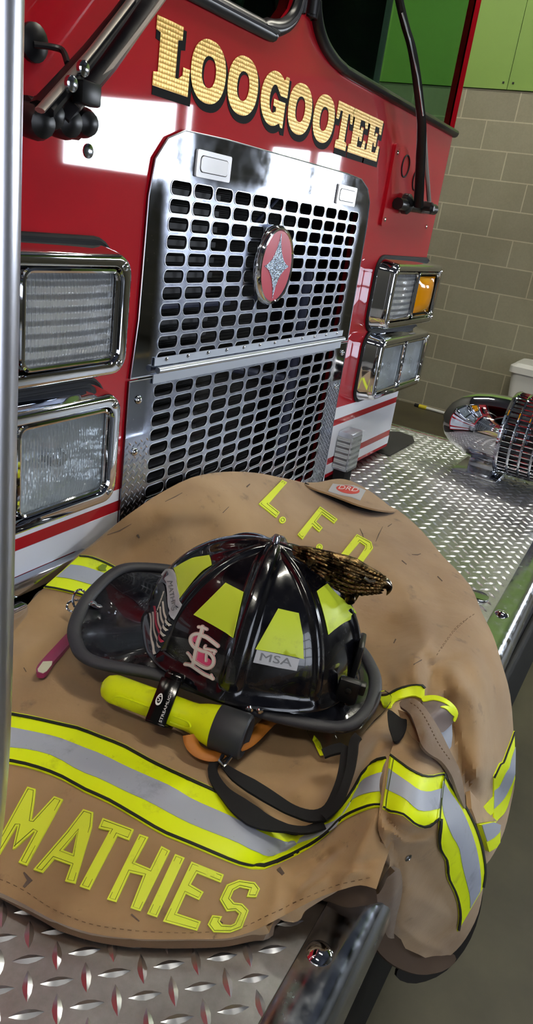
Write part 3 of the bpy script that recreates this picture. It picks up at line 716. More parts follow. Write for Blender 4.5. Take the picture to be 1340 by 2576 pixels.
# headlamp clusters
def cluster(x0, x1, z0, z1, kind, y_out=-0.045, cut=None):
    h = MB()
    # flared bezel: from the body (large) to the front rim (smaller), rounded corners
    rings = [(0.0, 0.0, 0.045), (-0.004, 0.0, 0.045), (-0.012, 0.003, 0.042), (-0.030, 0.006, 0.038), (y_out + .003, 0.009, 0.034), (y_out - 0.001, 0.0115, 0.031), (y_out - 0.002, 0.015, 0.028), (y_out - 0.001, 0.0235, 0.024), (y_out + 0.012, 0.026, 0.022)]
    n = None
    for y, d, r in rings:
        L = rrect(x0 + d, z0 + d, x1 - d, z1 - d, max(r * 0.75, .006), 6); n = len(L)
        h.v += [(p[0], y, p[1]) for p in L]
    for k in range(len(rings) - 1):
        for i in range(n): h.f.append((k * n + i, k * n + (i + 1) % n, (k + 1) * n + (i + 1) % n, (k + 1) * n + i)); h.mi.append(0)
    hb = h.build('lamp_bezel', CHROME, TR, True, 60)
    g = MB(); g.tube([(p[0], -0.002, p[1]) for p in rrect(x0 - .002, z0 - .002, x1 + .002, z1 + .002, 0.036, 6)], 0.004, 8, True); g.build('black_gasket', BLACKM, hb)
    xi0, xi1, zi0, zi1 = x0 + .026, x1 - .026, z0 + .026, z1 - .026
    bk_ = MB(); bk_.box(((xi0 + xi1) / 2, y_out + 0.040, (zi0 + zi1) / 2), (xi1 - xi0, 0.006, zi1 - zi0)); bk_.build('lamp_backplate', CHROME2, hb, False)
    xm = (xi0 + xi1) / 2
    for j, (xa, xb) in enumerate(((xi0 + .002, xm - .004), (xm + .004, xi1 - .002))):
        mm = LENS if kind[j] == 'clear' else (AMBER if kind[j] == 'amber' else LENSH)
        r_ = MB(); r_.tube([(p[0], y_out + 0.004, p[1]) for p in rrect(xa + .002, zi0 + .003, xb - .002, zi1 - .003, .012, 5)], 0.0035, 8, True); r_.build('retaining_ring', CHROME, hb)
        # reflector bowl
        q = MB(); nn = 12; vs = []
        for a_ in range(nn + 1):
            for b_ in range(nn + 1):
                u = a_ / nn * 2 - 1; v_ = b_ / nn * 2 - 1
                vs.append(((xa + xb) / 2 + u * (xb - xa) / 2 * .95, y_out + 0.010 + 0.024 * (1 - max(abs(u), abs(v_)) ** 2.2), (zi0 + zi1) / 2 + v_ * (zi1 - zi0) / 2 * .93))
        q.add(vs, [(a_ * (nn + 1) + b_, (a_ + 1) * (nn + 1) + b_, (a_ + 1) * (nn + 1) + b_ + 1, a_ * (nn + 1) + b_ + 1) for a_ in range(nn) for b_ in range(nn)])
        q.build('reflector', REFLECTOR if kind[j] != 'amber' else BLACK, hb)
        # lens: gently domed
        q = MB(); nn = 14; vs = []; dome = 0.006 if kind[j] != 'amber' else 0.016
        for a_ in range(nn + 1):
            for b_ in range(nn + 1):
                u = a_ / nn * 2 - 1; v_ = b_ / nn * 2 - 1
                su = u; kx = .96 if kind[j] != 'amber' else .9; kz = .95 if kind[j] != 'amber' else .8
                vs.append(((xa + xb) / 2 + u * (xb - xa) / 2 * kx, y_out + 0.008 - dome * (1 - u * u) * (1 - v_ ** 4) , (zi0 + zi1) / 2 + v_ * (zi1 - zi0) / 2 * kz))
        q.add(vs, [(a_ * (nn + 1) + b_, (a_ + 1) * (nn + 1) + b_, (a_ + 1) * (nn + 1) + b_ + 1, a_ * (nn + 1) + b_ + 1) for a_ in range(nn) for b_ in range(nn)])
        lo = q.build('lamp_lens', mm, hb, True, 80)
        if kind[j] == 'amber': lo['label'] = 'amber turn signal lens'
        elif kind[j] == 'clear':
            MB().lathe([(0, .011), (0.004, .013), (0.012, .009), (0.014, .003)], ((xa + xb) / 2, y_out + 0.034, (zi0 + zi1) / 2), (0, -1, 0), 16).build('bulb', CHROME, hb)
    for (sx__, sz__) in ((x0 + .0235, z0 + .0235), (x1 - .0235, z0 + .0235), (x0 + .0235, z1 - .0235), (x1 - .0235, z1 - .0235)):
        MB().lathe([(0, .005), (0.002, .0045), (0.003, .002)], (sx__, y_out - 0.001, sz__), (0, -1, 0), 12).build('bezel_screw', CHROME, hb)
    return hb
cluster(0.775, 1.150, 0.375, 0.540, ('ribbed', 'amber'))['label'] = 'upper right chrome lamp cluster with a white and an amber lens'
cluster(0.785, 1.160, 0.200, 0.368, ('clear', 'clear'))['label'] = 'lower right chrome headlamp cluster'
cluster(-0.505, -0.130, 0.374, 0.540, ('amber', 'ribbed'))['label'] = 'upper left chrome lamp cluster with a ribbed lens'
cluster(-0.508, -0.133, 0.196, 0.366, ('clear', 'clear'))['label'] = 'lower left chrome headlamp cluster'

# red service hatch on the right, screws, marker lamp
b = MB(); patch('x', [rrect(0.745, 0.606, 1.06, 0.772, 0.006)], face_plane(-0.006), 0, 0.006, None, None, None, False, b)
hat = b.build('service_hatch', RED, TR, True, 30)
for (x_, z_) in ((0.82, 0.735), (0.905, 0.715)):
    MB().tube([(x_ + .022 * math.cos(a), -0.007, z_ + .022 * math.sin(a)) for a in np.linspace(0, 2 * PI, 25)[:-1]], 0.0018, 6, True).build('hatch_ring', BLACKM, hat)
for (x_, z_) in ((0.757, 0.62), (0.757, 0.755), (1.045, 0.62)):
    MB().lathe([(0, .005), (0.002, .005), (0.003, .002)], (x_, -0.006, z_), (0, -1, 0), 12).build('hatch_screw', CHROME, hat)
MB().lathe([(0, .008), (0.001, .008), (0.002, .006)], (-0.178, 0, 0.638), (0, -1, 0), 16).build('panel_screw', CHROME2, TR)
ml = MB(); ml.add([(0.722, 0, 0.030), (0.845, 0, 0.030), (0.845, -0.0, 0.122), (0.722, 0, 0.122), (0.728, -0.03, 0.036), (0.815, -0.012, 0.034), (0.815, -0.012, 0.118), (0.728, -0.03, 0.118)],
   [(0, 1, 5, 4), (1, 2, 6, 5), (2, 3, 7, 6), (3, 0, 4, 7), (4, 5, 6, 7), (0, 3, 2, 1)])
ml = MB().box((0.765, -0.02, 0.085), (0.065, 0.04, 0.10), bev=0.006).build('marker_lamp', mat('silver_housing', rgb(200, 204, 214), 0.3, 0.7), TR)
patch('marker_lens', [rrect(0.735, 0.037, 0.793, 0.125, 0.004)], face_plane(-0.041), 0, 0.004, LENSH, ml, None, False)
b = MB().box((0.7, 0, 0)if False else (0.7305, -0.02, 0.082), (0.004, 0.034, 0.08)); b.build('side_lens', LENSH, ml, False)
MB().box((0.765, -0.018, 0.02), (0.045, 0.03, 0.04)).build('marker_bracket', BLACKM, ml, False)

# wipers
def wp(px, py, y=-0.04): return at(px, py, y, 1)
wr = MB(); q = [(1052, 520), (1056, 430), (1060, 330), (1058, 290), (1048, 200), (1035, 120), (1016, 55), (995, -40)]
P = spl([wp(a, b_, -0.045) for a, b_ in q], 4); wr.tube(P, [0.012 - 0.004 * i / len(P) for i in range(len(P))], 8, flat=0.6)
wrp = wr.build('wiper_arm', BLACK, TR)
MB().tube([wp(1080, 520, -0.03), wp(1072, 420, -0.035), wp(1066, 330, -0.045)], 0.0055, 8).build('wiper_link', mat('grey_wiper_metal', rgb(158, 150, 144), 0.35, 0.6), wrp)
MB().tube([wp(1064, 290, -0.052), wp(1050, 190, -0.052), wp(1030, 100, -0.052), wp(1010, 30, -0.052)], 0.0022, 8).build('bright_edge', CHROME2, wrp)
b = MB(); b.lathe([(0, .022), (0.012, .022), (0.018, .016), (0.022, .006)], wp(1015, 512, -0.012), (0, -1, 0), 20); b.lathe([(0, .014), (0.03, .013), (0.036, .006)], wp(1055, 520, -0.02), (0, -1, 0), 16)
b.tube([wp(1000, 512, -0.02), wp(1090, 527, -0.02)], 0.013, 10); b.build('wiper_pivot', BLACK, wrp)
wl = MB(); P = [wp(a, b_, -0.055) for a, b_ in ((105, 275), (150, 225), (230, 130), (300, 40), (350, -30))]; wl.tube(P, [.016, .015, .0125, .011, .010], 8, flat=0.6)
wlp = wl.build('wiper_arm', BLACK, TR)
MB().tube([wp(a, b_, -0.068) for a, b_ in ((100, 278), (150, 222), (230, 128), (300, 38), (350, -28))], [0.0065, .0065, .005, .005, .005], 8, flat=0.5).build('bright_edge', mat('grey_wiper_metal', rgb(158, 150, 144), 0.35, 0.6), wlp)
wl2 = MB(); P = [wp(a, b_, -0.05) for a, b_ in ((150, 300), (215, 215), (262, 160), (330, 70), (395, -20))]; wl2.tube(P, [.013, .018, .018, .016, .015], 8, flat=0.5)
wlq = wl2.build('wiper_arm', mat('dark_wiper_arm', rgb(38, 36, 38), 0.35), TR)
MB().tube([wp(a, b_, -0.06) for a, b_ in ((190, 270), (228, 225), (275, 165), (345, 75), (408, -10))], [.007, .0075, .0075, .007, .007], 8, flat=0.6).build('arm_face', mat('grey_wiper_metal', rgb(158, 150, 144), 0.35, 0.6), wlq)
b = MB()
for (a, b_, r) in ((98, 282, .015), (185, 302, .015), (140, 300, .017), (70, 300, .017)): b.lathe([(0, r), (0.02, r), (0.028, r * .8), (0.032, r * .3)], wp(a, b_, -0.03), (-.2, -1, -.1), 16)
b.tube([wp(60, 285, -0.03), wp(190, 310, -0.03)], 0.017, 10); b.box(tuple(wp(218, 235, -0.07)), (0.028, 0.016, 0.022), bev=0.003)
b.build('wiper_pivot', BLACK, wlp)
b = MB()
for a, b_ in ((175, 210), (205, 172)): b.lathe([(0, .0075), (0.004, .0075), (0.006, .005)], wp(a, b_, -0.075), (0, -1, 0), 12)
b.build('clamp_screws', CHROME2, wlp)
b = MB(); b.lathe([(0, .018), (0.005, .018), (0.009, .010)], wp(80, 107, 0.0), (0, -1, 0), 20); b.tube(spl([wp(85, 112, -0.01), wp(130, 118, -0.02), wp(158, 128, -0.03), wp(170, 160, -0.045)], 4), 0.0032, 8)
b.build('washer_hose', BLACK, TR)

# bumper deck of raised-lozenge tread plate
YD = -0.535; XDR = 1.43
dk = MB()
dk.add([(-1.6, YD, 0), (XDR, YD, 0), (XDR, 0.22, 0), (-1.6, 0.22, 0), (-1.6, YD, -0.006), (XDR, YD, -0.006), (XDR, 0.22, -0.006), (-1.6, 0.22, -0.006)],
       [(0, 1, 2, 3), (7, 6, 5, 4), (0, 4, 5, 1), (1, 5, 6, 2), (2, 6, 7, 3), (3, 7, 4, 0)])
dko = dk.build('bumper_deck', PLATE, TR, False)
lz = MB(); pit = 0.0328
def lozenge(cx, cy, ang):
    L_, Wd, H = 0.0138, 0.0042, 0.0016; ca, sa = math.cos(ang), math.sin(ang)
    pr = [(-L_, 0, 0), (-L_ * .45, Wd * .75, 0), (0, Wd, 0), (L_ * .45, Wd * .75, 0), (L_, 0, 0), (L_ * .45, -Wd * .75, 0), (0, -Wd, 0), (-L_ * .45, -Wd * .75, 0), (-L_ * .6, 0, H * .85), (0, 0, H), (L_ * .6, 0, H * .85)]
    vs = [(cx + a * ca - b_ * sa, cy + a * sa + b_ * ca, z + 0.0001) for a, b_, z in pr]
    lz.add(vs, [(0, 7, 8), (0, 8, 1), (1, 8, 9, 2), (2, 9, 10, 3), (3, 10, 4), (4, 10, 5), (5, 10, 9, 6), (6, 9, 8, 7)])
i0 = -0.5623; j0 = -0.3618
for i in range(-32, 64):
    for j in range(-6, 19):
        for (dx_, dy_, an) in ((0, 0, math.radians(45)), (pit / 2, -pit / 2, math.radians(-45))):
            xx = i0 + i * pit + dx_; yy = j0 + j * pit + dy_
            if xx < -1.55 or xx > XDR - .016 or yy < -0.505 + 0.0253 * (xx - 0.33) or yy > 0.2: continue
            if 0.0 < xx < 0.0: continue
            lozenge(xx, yy, an)
lo = lz.build('raised_lozenges', LOZ, dko, True, 20); lo['kind'] = 'stuff'
# channel along the front edge
pr = [(YD - 0.001, 0.0035), (YD + 0.0, -0.001), (YD - 0.004, 0.0045), (-0.545, 0.004), (-0.560, -0.001), (-0.572, -0.013), (-0.577, -0.03), (-0.577, -0.27), (-0.55, -0.275)]
pr = [(-0.5112, -0.002), (-0.5112, 0.0026), (-0.5125, 0.0034), (-0.540, 0.0034), (-0.548, 0.001), (-0.556, -0.005), (-0.561, -0.014), (-0.563, -0.026), (-0.564, -0.06)]
b = MB(); n_ = len(pr); b.add([(-1.6, y, z) for y, z in pr] + [(XDR + .02, y, z) for y, z in pr], [(i, i + 1, n_ + i + 1, n_ + i) for i in range(n_ - 1)])
b.v = [(p_[0], p_[1] + 0.0253 * (p_[0] - 0.33) + 0.0, p_[2]) for p_ in b.v]
chn = b.build('bumper_edge_channel', CHROME2, TR, True, 80)
b = MB(); b.box((-0.08, -0.53, -0.275), (3.04, 0.06, 0.455), bev=0.008); b.build('bumper_face', mat('dark_bumper_paint', rgb(8, 8, 10), 0.6, spec=0.2), TR)
b = MB(); b.box((-0.08, -0.566, -0.095), (3.04, 0.012, 0.035), bev=0.005); b.build('rubber_strip', BLACKM, TR)
b = MB(); b.box((-0.1, -0.25, -0.20), (2.9, 0.5, 0.3)); b.build('bumper_extension_frame', BLACKM, TR, False)
for xx in (-1.21, -0.82, -0.428, 0.353, 0.744, 1.135):
    q = MB().lathe([(0, .0125), (0.0012, .0125), (0.0045, .0095), (0.0065, .004)], (xx, -0.527 + 0.0253 * (xx - 0.33), 0.003), (0, 0, 1), 24); q.build('channel_bolt', CHROME, TR)
# side edge of the deck
b = MB(); b.box((XDR + 0.012, -0.17, -0.05), (0.024, 0.80, 0.105), bev=0.004); b.build('bumper_side_edge', CHROME2, TR)
# small latch tab on the deck beside the coat, recessed hand hole near the cab corner
b = MB(); b.lathe([(0, .021), (0.0025, .021), (0.003, .019)], tuple(at(1200, 1500, 0.001)), (0, 0, 1), 28); b.build('deck_latch', CHROME2, TR)
b = MB(); L = [(1.085, -0.028), (1.30, -0.028), (1.36, 0.0), (1.37, 0.05), (1.30, 0.10), (1.10, 0.11)]
b.add([(p[0], p[1], 0.0022) for p in L], [tuple(range(len(L)))]); b.build('deck_cutout', BLACKM, TR, False)

# siren on its bracket
SX, SZ = 1.205, 0.128
sr = MB().lathe([(-0.003, 0.004), (0, .012), (0.006, .030), (0.02, .052), (0.045, .073), (0.08, .087), (0.12, .094), (0.16, .096), (0.19, .096)], (SX, -0.124, SZ), (0, -1, 0), 56).build('siren', CHROME, TR, True, 80)
b = MB(); b.lathe([(0, .098), (0.0, .112), (0.006, .116), (0.012, .112)], (SX, -0.305, SZ), (0, -1, 0), 56)
for k in range(6): pass
na = 44; y0s, y1s = -0.315, -0.455
for k in range(na):
    a = 2 * PI * k / na; rr = 0.112
    b.tube([(SX + rr * math.cos(a), y0s, SZ + rr * math.sin(a)), (SX + rr * math.cos(a), y1s, SZ + rr * math.sin(a))], 0.0028, 6)
for yy in (-0.315, -0.345, -0.375, -0.405, -0.435, -0.455): b.tube([(SX + .1125 * math.cos(a), yy, SZ + .1125 * math.sin(a)) for a in np.linspace(0, 2 * PI, 45)[:-1]], 0.0045, 8, True)
b.build('siren_grille', CHROME, sr)
MB().lathe([(0, .10), (0.02, .10), (0.14, .10)], (SX, -0.31, SZ), (0, -1, 0), 40).build('siren_rotor', mat('siren_inner', rgb(70, 72, 78), 0.3, 1.0), sr)
MB().lathe([(0, .116), (0.01, .118), (0.02, .10), (0.02, .02)], (SX, -0.455, SZ), (0, -1, 0), 48).build('siren_nose', CHROME, sr)
b = MB(); b.box((SX, -0.27, 0.022), (0.09, 0.075, 0.044), bev=0.008); b.box((SX, -0.265, 0.004), (0.17, 0.13, 0.008), bev=0.003); b.build('siren_bracket', CHROME2, sr)

# slim upright chrome post close to the viewer on the left
b = MB(); b.tube(spl([(-0.672, -0.352, 0.0), (-0.650, -0.352, 0.09), (-0.6265, -0.352, 0.22), (-0.622, -0.352, 0.45), (-0.6205, -0.352, 0.86)], 8), 0.0125, 24); b.build('chrome_post', mat('satin_post_metal', rgb(225, 226, 236), 0.3, 1.0), TR)
b = MB(); b.lathe([(0, .024), (0.004, .024), (0.006, .02)], (-0.672, -0.352, 0.001), (0, 0, 1), 24); b.build('post_flange', CHROME2, TR)

# ------------------------------------------------------------------ the turnout coat
def cv(pts, s, ox, oy): return [(ox + p[0] / s, oy + p[1] / s) for p in pts]
c7 = lambda *p: cv(p, 1.763, 0, 1700)
c8 = lambda *p: cv(p, 2.2333, 740, 1600)
cL = lambda *p: cv(p, 3.941, 0, 1960)
cM = lambda *p: cv(p, 3.19, 260, 2060)
cF = lambda *p: cv(p, 4.06, 630, 1190)
c4 = lambda *p: cv(p, 3.19, 0, 1380)
c5 = lambda *p: cv(p, 2.913, 500, 1740)
c6 = lambda *p: cv(p, 6.09, 1120, 1800)
cD = lambda *p: cv(p, 6.7, 800, 1190)
CO = empty('turnout_coat', tuple(at(560, 1700, 0.0)), 'tan firefighter turnout coat with lime and silver bands spread over the tread plate deck', 'coat')
HEM = [(-140, 2190), (-60, 2222), (0, 2245)] + c7((120, 1020), (250, 1090), (400, 1140), (550, 1163), (700, 1170), (850, 1168), (1000, 1165), (1100, 1140), (1200, 1095), (1340, 1020)) + [(812, 2254), (860, 2238), (906, 2227), (946, 2237)]
OUT = spl(HEM, 3)[:-1] + spl([(946, 2237), (975, 2150), (1010, 2060), (1070, 2040), (1130, 2060), (1175, 2110), (1212, 2175), (1240, 2150), (1268, 2090), (1285, 2020), (1295, 1960), (1292, 1860), (1283, 1750), (1262, 1670), (1240, 1600), (1212, 1542), (1180, 1470), (1110, 1395), (1060, 1335), (1000, 1283), (955, 1268), (900, 1262), (860, 1250), (820, 1235), (763, 1214), (700, 1200), (640, 1189), (560, 1187), (480, 1202), (400, 1242), (350, 1275), (300, 1312), (250, 1360), (200, 1396), (155, 1440), (110, 1480), (60, 1532), (15, 1592), (-60, 1680), (-140, 1760)], 3)
CT = [(-140, 2190, .015), (-60, 2222, .015), (0, 2242, .018), (142, 2318, .018), (312, 2360, .018), (482, 2363, .02), (624, 2347, .022), (690, 2318, .03), (760, 2279, .04), (812, 2254, .048), (906, 2227, .062), (946, 2236, .064),
 (-140, 2000, .03), (-60, 2000, .03), (100, 2100, .035), (300, 2180, .042), (480, 2210, .044), (600, 2240, .036), (690, 2235, .034), (800, 2190, .055), (900, 2140, .08), (955, 2050, .10), (965, 1960, .112), (985, 1900, .112),
 (-140, 1800, .04), (100, 1850, .048), (300, 1930, .056), (480, 2020, .058), (620, 2130, .05), (700, 2150, .034), (760, 2100, .038), (840, 2060, .066),
 (-140, 1740, .03), (50, 1650, .055), (200, 1700, .058), (350, 1850, .052), (520, 1950, .05), (650, 1950, .044), (750, 2000, .044), (800, 1930, .045), (860, 1960, .055), (895, 1880, .062), (945, 1835, .085),
 (-60, 1680, .04), (15, 1592, .058), (60, 1532, .080), (110, 1480, .097), (155, 1440, .108), (200, 1396, .122), (250, 1360, .132), (130, 1600, .062), (220, 1500, .074), (300, 1400, .104),
 (300, 1600, .046), (500, 1600, .05), (700, 1650, .05), (850, 1700, .05), (600, 1450, .062), (400, 1420, .084), (800, 1500, .056), (430, 1300, .145), (350, 1320, .142), (300, 1312, .150), (520, 1380, .085),
 (400, 1242, .168), (480, 1202, .172), (560, 1187, .162), (640, 1189, .134), (700, 1200, .102), (763, 1214, .062), (820, 1240, .040), (900, 1270, .026), (985, 1290, .022), (1060, 1335, .018), (1110, 1395, .016), (1180, 1470, .015), (1212, 1542, .014),
 (560, 1260, .145), (640, 1290, .115), (720, 1280, .09), (800, 1340, .062), (700, 1370, .066), (920, 1380, .05), (1000, 1450, .05), (1000, 1600, .052), (1100, 1500, .04), (1130, 1600, .055), (1180, 1560, .04),
 (1190, 1680, .05), (1060, 1640, .085), (1035, 1700, .082), (975, 1740, .062), (1090, 1700, .06), (1150, 1740, .055), (1225, 1760, .02), (1240, 1620, .016), (1283, 1750, -.03), (1290, 1860, -.08), (1240, 1850, -.03), (1190, 1830, .015), (1110, 1830, .03), (1140, 1880, .015),
 (1170, 1960, -.02), (1150, 2000, -.01), (1200, 1960, -.02), (1292, 1960, -.14), (1285, 2020, -.22), (1245, 1980, -.12), (1215, 2040, -.10), (1170, 2060, -.03), (1240, 2120, -.2), (1212, 2175, -.2), (1080, 2050, .03), (1040, 1960, .06)]
CR = [([(720, 2010), (780, 1960), (850, 1930)], 20, .006), ([(600, 1960), (680, 1985), (740, 2030)], 18, -.005), ([(960, 1420), (1020, 1480), (1060, 1560)], 24, .006), ([(1080, 1440), (1110, 1530), (1100, 1600)], 18, -.005),
      ([(60, 1640), (140, 1600), (180, 1560)], 22, .006), ([(40, 1700), (150, 1690), (230, 1740)], 22, -.005), ([(100, 1560), (150, 1520), (210, 1520)], 14, -.004), ([(420, 1290), (520, 1240), (620, 1240)], 22, .005), ([(330, 1380), (430, 1330), (520, 1320)], 20, -.005),
      ([(880, 1290), (960, 1330), (1010, 1400)], 22, .005), ([(760, 2240), (840, 2200), (900, 2190)], 14, .006), ([(740, 2200), (800, 2170), (860, 2130)], 10, -.004), ([(150, 2290), (260, 2320), (330, 2330)], 16, .003),
      ([(980, 1560), (1040, 1600), (1060, 1640)], 16, -.006), ([(1000, 1700), (1010, 1740), (985, 1790)], 14, .006), ([(1215, 1640), (1235, 1700), (1250, 1800)], 14, -.006), ([(1240, 1640), (1262, 1740), (1268, 1840)], 14, .005),
      ([(1070, 1625), (1040, 1655), (1045, 1700), (1062, 1745)], 17, .009), ([(1090, 1650), (1140, 1640), (1180, 1660), (1215, 1720)], 16, .006),
      ([(1085, 1672), (1120, 1660), (1165, 1652)], 9, -.010), ([(1072, 1650), (1085, 1690), (1080, 1750)], 9, -.008), ([(930, 1480), (1050, 1500), (1150, 1520)], 26, -.005), ([(940, 1540), (1040, 1570), (1120, 1600)], 24, .004),
      ([(800, 1870), (830, 1940), (830, 2010)], 14, .006), ([(765, 1840), (780, 1900)], 22, .007), ([(1140, 1700), (1185, 1760), (1205, 1840), (1205, 1930)], 26, .022), ([(1118, 1760), (1140, 1850), (1158, 1930), (1195, 2010)], 15, -.022),
      ([(700, 2330), (740, 2250), (790, 2190), (830, 2150)], 14, -.006), ([(660, 2350), (690, 2280), (700, 2200)], 16, .004), ([(640, 2175), (700, 2150), (790, 2060)], 12, -.005), ([(860, 2230), (900, 2150), (940, 2060)], 18, .006), ([(830, 2210), (890, 2180), (950, 2160)], 12, -.004),
      ([(20, 1620), (70, 1560), (110, 1500)], 16, -.004), ([(60, 1780), (160, 1700), (200, 1600)], 40, .004), ([(430, 1990), (480, 1960), (560, 1960)], 26, .004),
      ([(1175, 1545), (1120, 1600), (1095, 1640)], 5, .0022), ([(890, 1960), (925, 1900), (955, 1860)], 12, .008), ([(905, 1990), (935, 1930), (965, 1880)], 8, -.006),
      ([(1200, 1680), (1230, 1760), (1235, 1850)], 20, .007), ([(330, 1290), (420, 1270), (520, 1290)], 26, .004), ([(1000, 1330), (1060, 1420), (1120, 1500)], 30, -.004)]
A = Drape(CT, CR)
body = patch('coat_body', [OUT], A, 0.0, 0.012, TAN, CO, 9)
def inner_layers():
    L = inset(OUT, 16.0); V, F = tri([L], 22); P, N = A(V)
    keep = [f for f in F if P[list(f)][:, 1].min() > -0.505 and P[list(f)][:, 2].min() > 0.016]
    top = P - N * 0.010; bot = P.copy(); bot[:, 2] = 0.003
    used = sorted({i for f in keep for i in f}); ix = {u: k for k, u in enumerate(used)}; n = len(used)
    fs = [tuple(ix[i] for i in f) for f in keep]; ec = {}
    for f in fs:
        for i in range(3): a, b_ = f[i], f[(i + 1) % 3]; ec.setdefault((min(a, b_), max(a, b_)), []).append((a, b_))
    bot = np.array(bot); bot[:, 1] = np.minimum(bot[:, 1], -0.03)
    q = MB(); q.add(list(top[used]) + list(bot[used]), fs + [tuple(i + n for i in f[::-1]) for f in fs] + [(e[0][0], e[0][1], e[0][1] + n, e[0][0] + n) for e in ec.values() if len(e) == 1])
    return q.build('folded_inner_layers', TAND, CO)
inner_layers()
def on(surf, nm, L, m, parent, off=0.0016, th=0.0022, step=14): return patch(nm, [L] if not isinstance(L[0][0], (tuple, list, np.ndarray)) or len(np.shape(L[0])) < 2 else L, surf, off, th, m, parent, step)
def quadband(top, bot): return list(top) + list(bot)[::-1]
def bands(surf, parent, e0, e1, e2, e3, name='reflective_band', pip=(True, True), pw=5.0, off=0.0018):
    """four edge curves: lime / silver / lime"""
    r = on(surf, name, quadband(e0, e3), LIME, parent, off, 0.0022)
    on(surf, 'silver_tape', quadband(e1, e2), SILV, r, off + 0.0008, 0.0008)
    cI = lambda a, b_: [tuple(np.array(u) + (np.array(v_) - np.array(u)) * min(.16, .8 * pw / (np.linalg.norm(np.array(v_) - np.array(u)) + 1e-6))) for u, v_ in zip(a, b_)] if len(a) == len(b_) else a
    for q, e in zip(pip, (cI(e0, e1), cI(e3, e2))):
        if q: on(surf, 'edge_piping', band(e, pw * .8)[0], PIPING, r, off + 0.0012, 0.0016)
    return r
def rs(L, n=10):
    """resample a curve evenly"""
    P = np.array(spl(L, 6)); d = np.r_[0, np.cumsum(np.linalg.norm(np.diff(P, axis=0), axis=1))]; t = np.linspace(0, d[-1], n * 3)
    return [tuple(q) for q in np.stack([np.interp(t, d, P[:, 0]), np.interp(t, d, P[:, 1])], 1)]
# long band across the back hem
e0 = rs([(-130, 1772), (-60, 1780)] + c7((15, 158), (130, 178), (260, 208), (350, 229), (450, 268), (550, 308), (650, 364), (750, 414), (850, 460), (950, 505), (1050, 560), (1150, 630), (1240, 680), (1330, 705)))
e1 = rs([(-130, 1812), (-60, 1818)] + c7((15, 228), (130, 250), (260, 280), (360, 320), (450, 355), (560, 410), (660, 455), (760, 500), (850, 555), (950, 600), (1050, 645), (1150, 700), (1240, 735), (1310, 742)))
e2 = rs([(-130, 1868), (-60, 1874)] + c7((15, 320), (130, 332), (240, 362), (350, 425), (450, 465), (560, 520), (660, 565), (760, 620), (850, 665), (950, 705), (1050, 745), (1130, 785), (1200, 803), (1250, 795), (1320, 755)))
e3 = rs([(-130, 1905), (-60, 1912)] + c7((15, 388), (130, 411), (260, 456), (380, 521), (480, 566), (600, 636), (720, 706), (830, 751), (950, 801), (1050, 841), (1130, 861), (1180, 857), (1260, 822), (1330, 790)))
b1 = bands(A, CO, e0, e1, e2, e3, pip=(True, True), pw=8)
# rising part of the same band up to the pocket
g0 = rs(c8((40, 1110), (150, 1070), (235, 1000), (300, 925), (350, 850), (385, 780), (430, 725), (480, 695), (516, 688)), 6)
g1 = rs(c8((40, 1150), (150, 1085), (235, 1050), (300, 990), (345, 905), (375, 840), (410, 810), (460, 788), (512, 775)), 6)
g2 = rs(c8((20, 1180), (130, 1140), (235, 1090), (280, 1010), (330, 935), (380, 905), (430, 890), (470, 882), (505, 876)), 6)
g3 = rs(c8((0, 1240), (100, 1185), (200, 1105), (260, 1050), (330, 1010), (390, 985), (430, 972), (460, 967), (484, 965)), 6)
b2 = bands(A, CO, g0, g1, g2, g3, pip=(True, True), pw=5, off=0.0026)
b2['label'] = 'band rising to the pocket'
# cuff band, far left sleeve
s0 = rs(c4((640, 52), (720, 58), (800, 84), (880, 120), (950, 160), (1030, 208), (1080, 240)), 5)
s1 = rs(c4((560, 130), (650, 140), (750, 170), (850, 208), (920, 250), (980, 290), (1010, 312)), 5)
s2 = rs(c4((445, 230), (560, 245), (680, 278), (760, 302), (820, 332), (880, 366), (920, 392)), 5)
s3 = rs(c4((345, 315), (430, 330), (520, 350), (620, 375), (720, 412), (790, 450), (840, 480)), 5)
b3 = bands(A, CO, s0, s1, s2, s3, name='sleeve_band', pw=5)
# scuffs on the sleeve band
for L in (c4((775, 150), (810, 125), (850, 135), (835, 165), (845, 180), (800, 180), (780, 170)), c4((905, 205), (950, 215), (945, 225), (930, 190), (955, 190), (935, 225))):
    on(A, 'ink_smudge', L, mat('smudge', rgb(120, 140, 20), 0.7), b3, 0.0034, 0.0006)
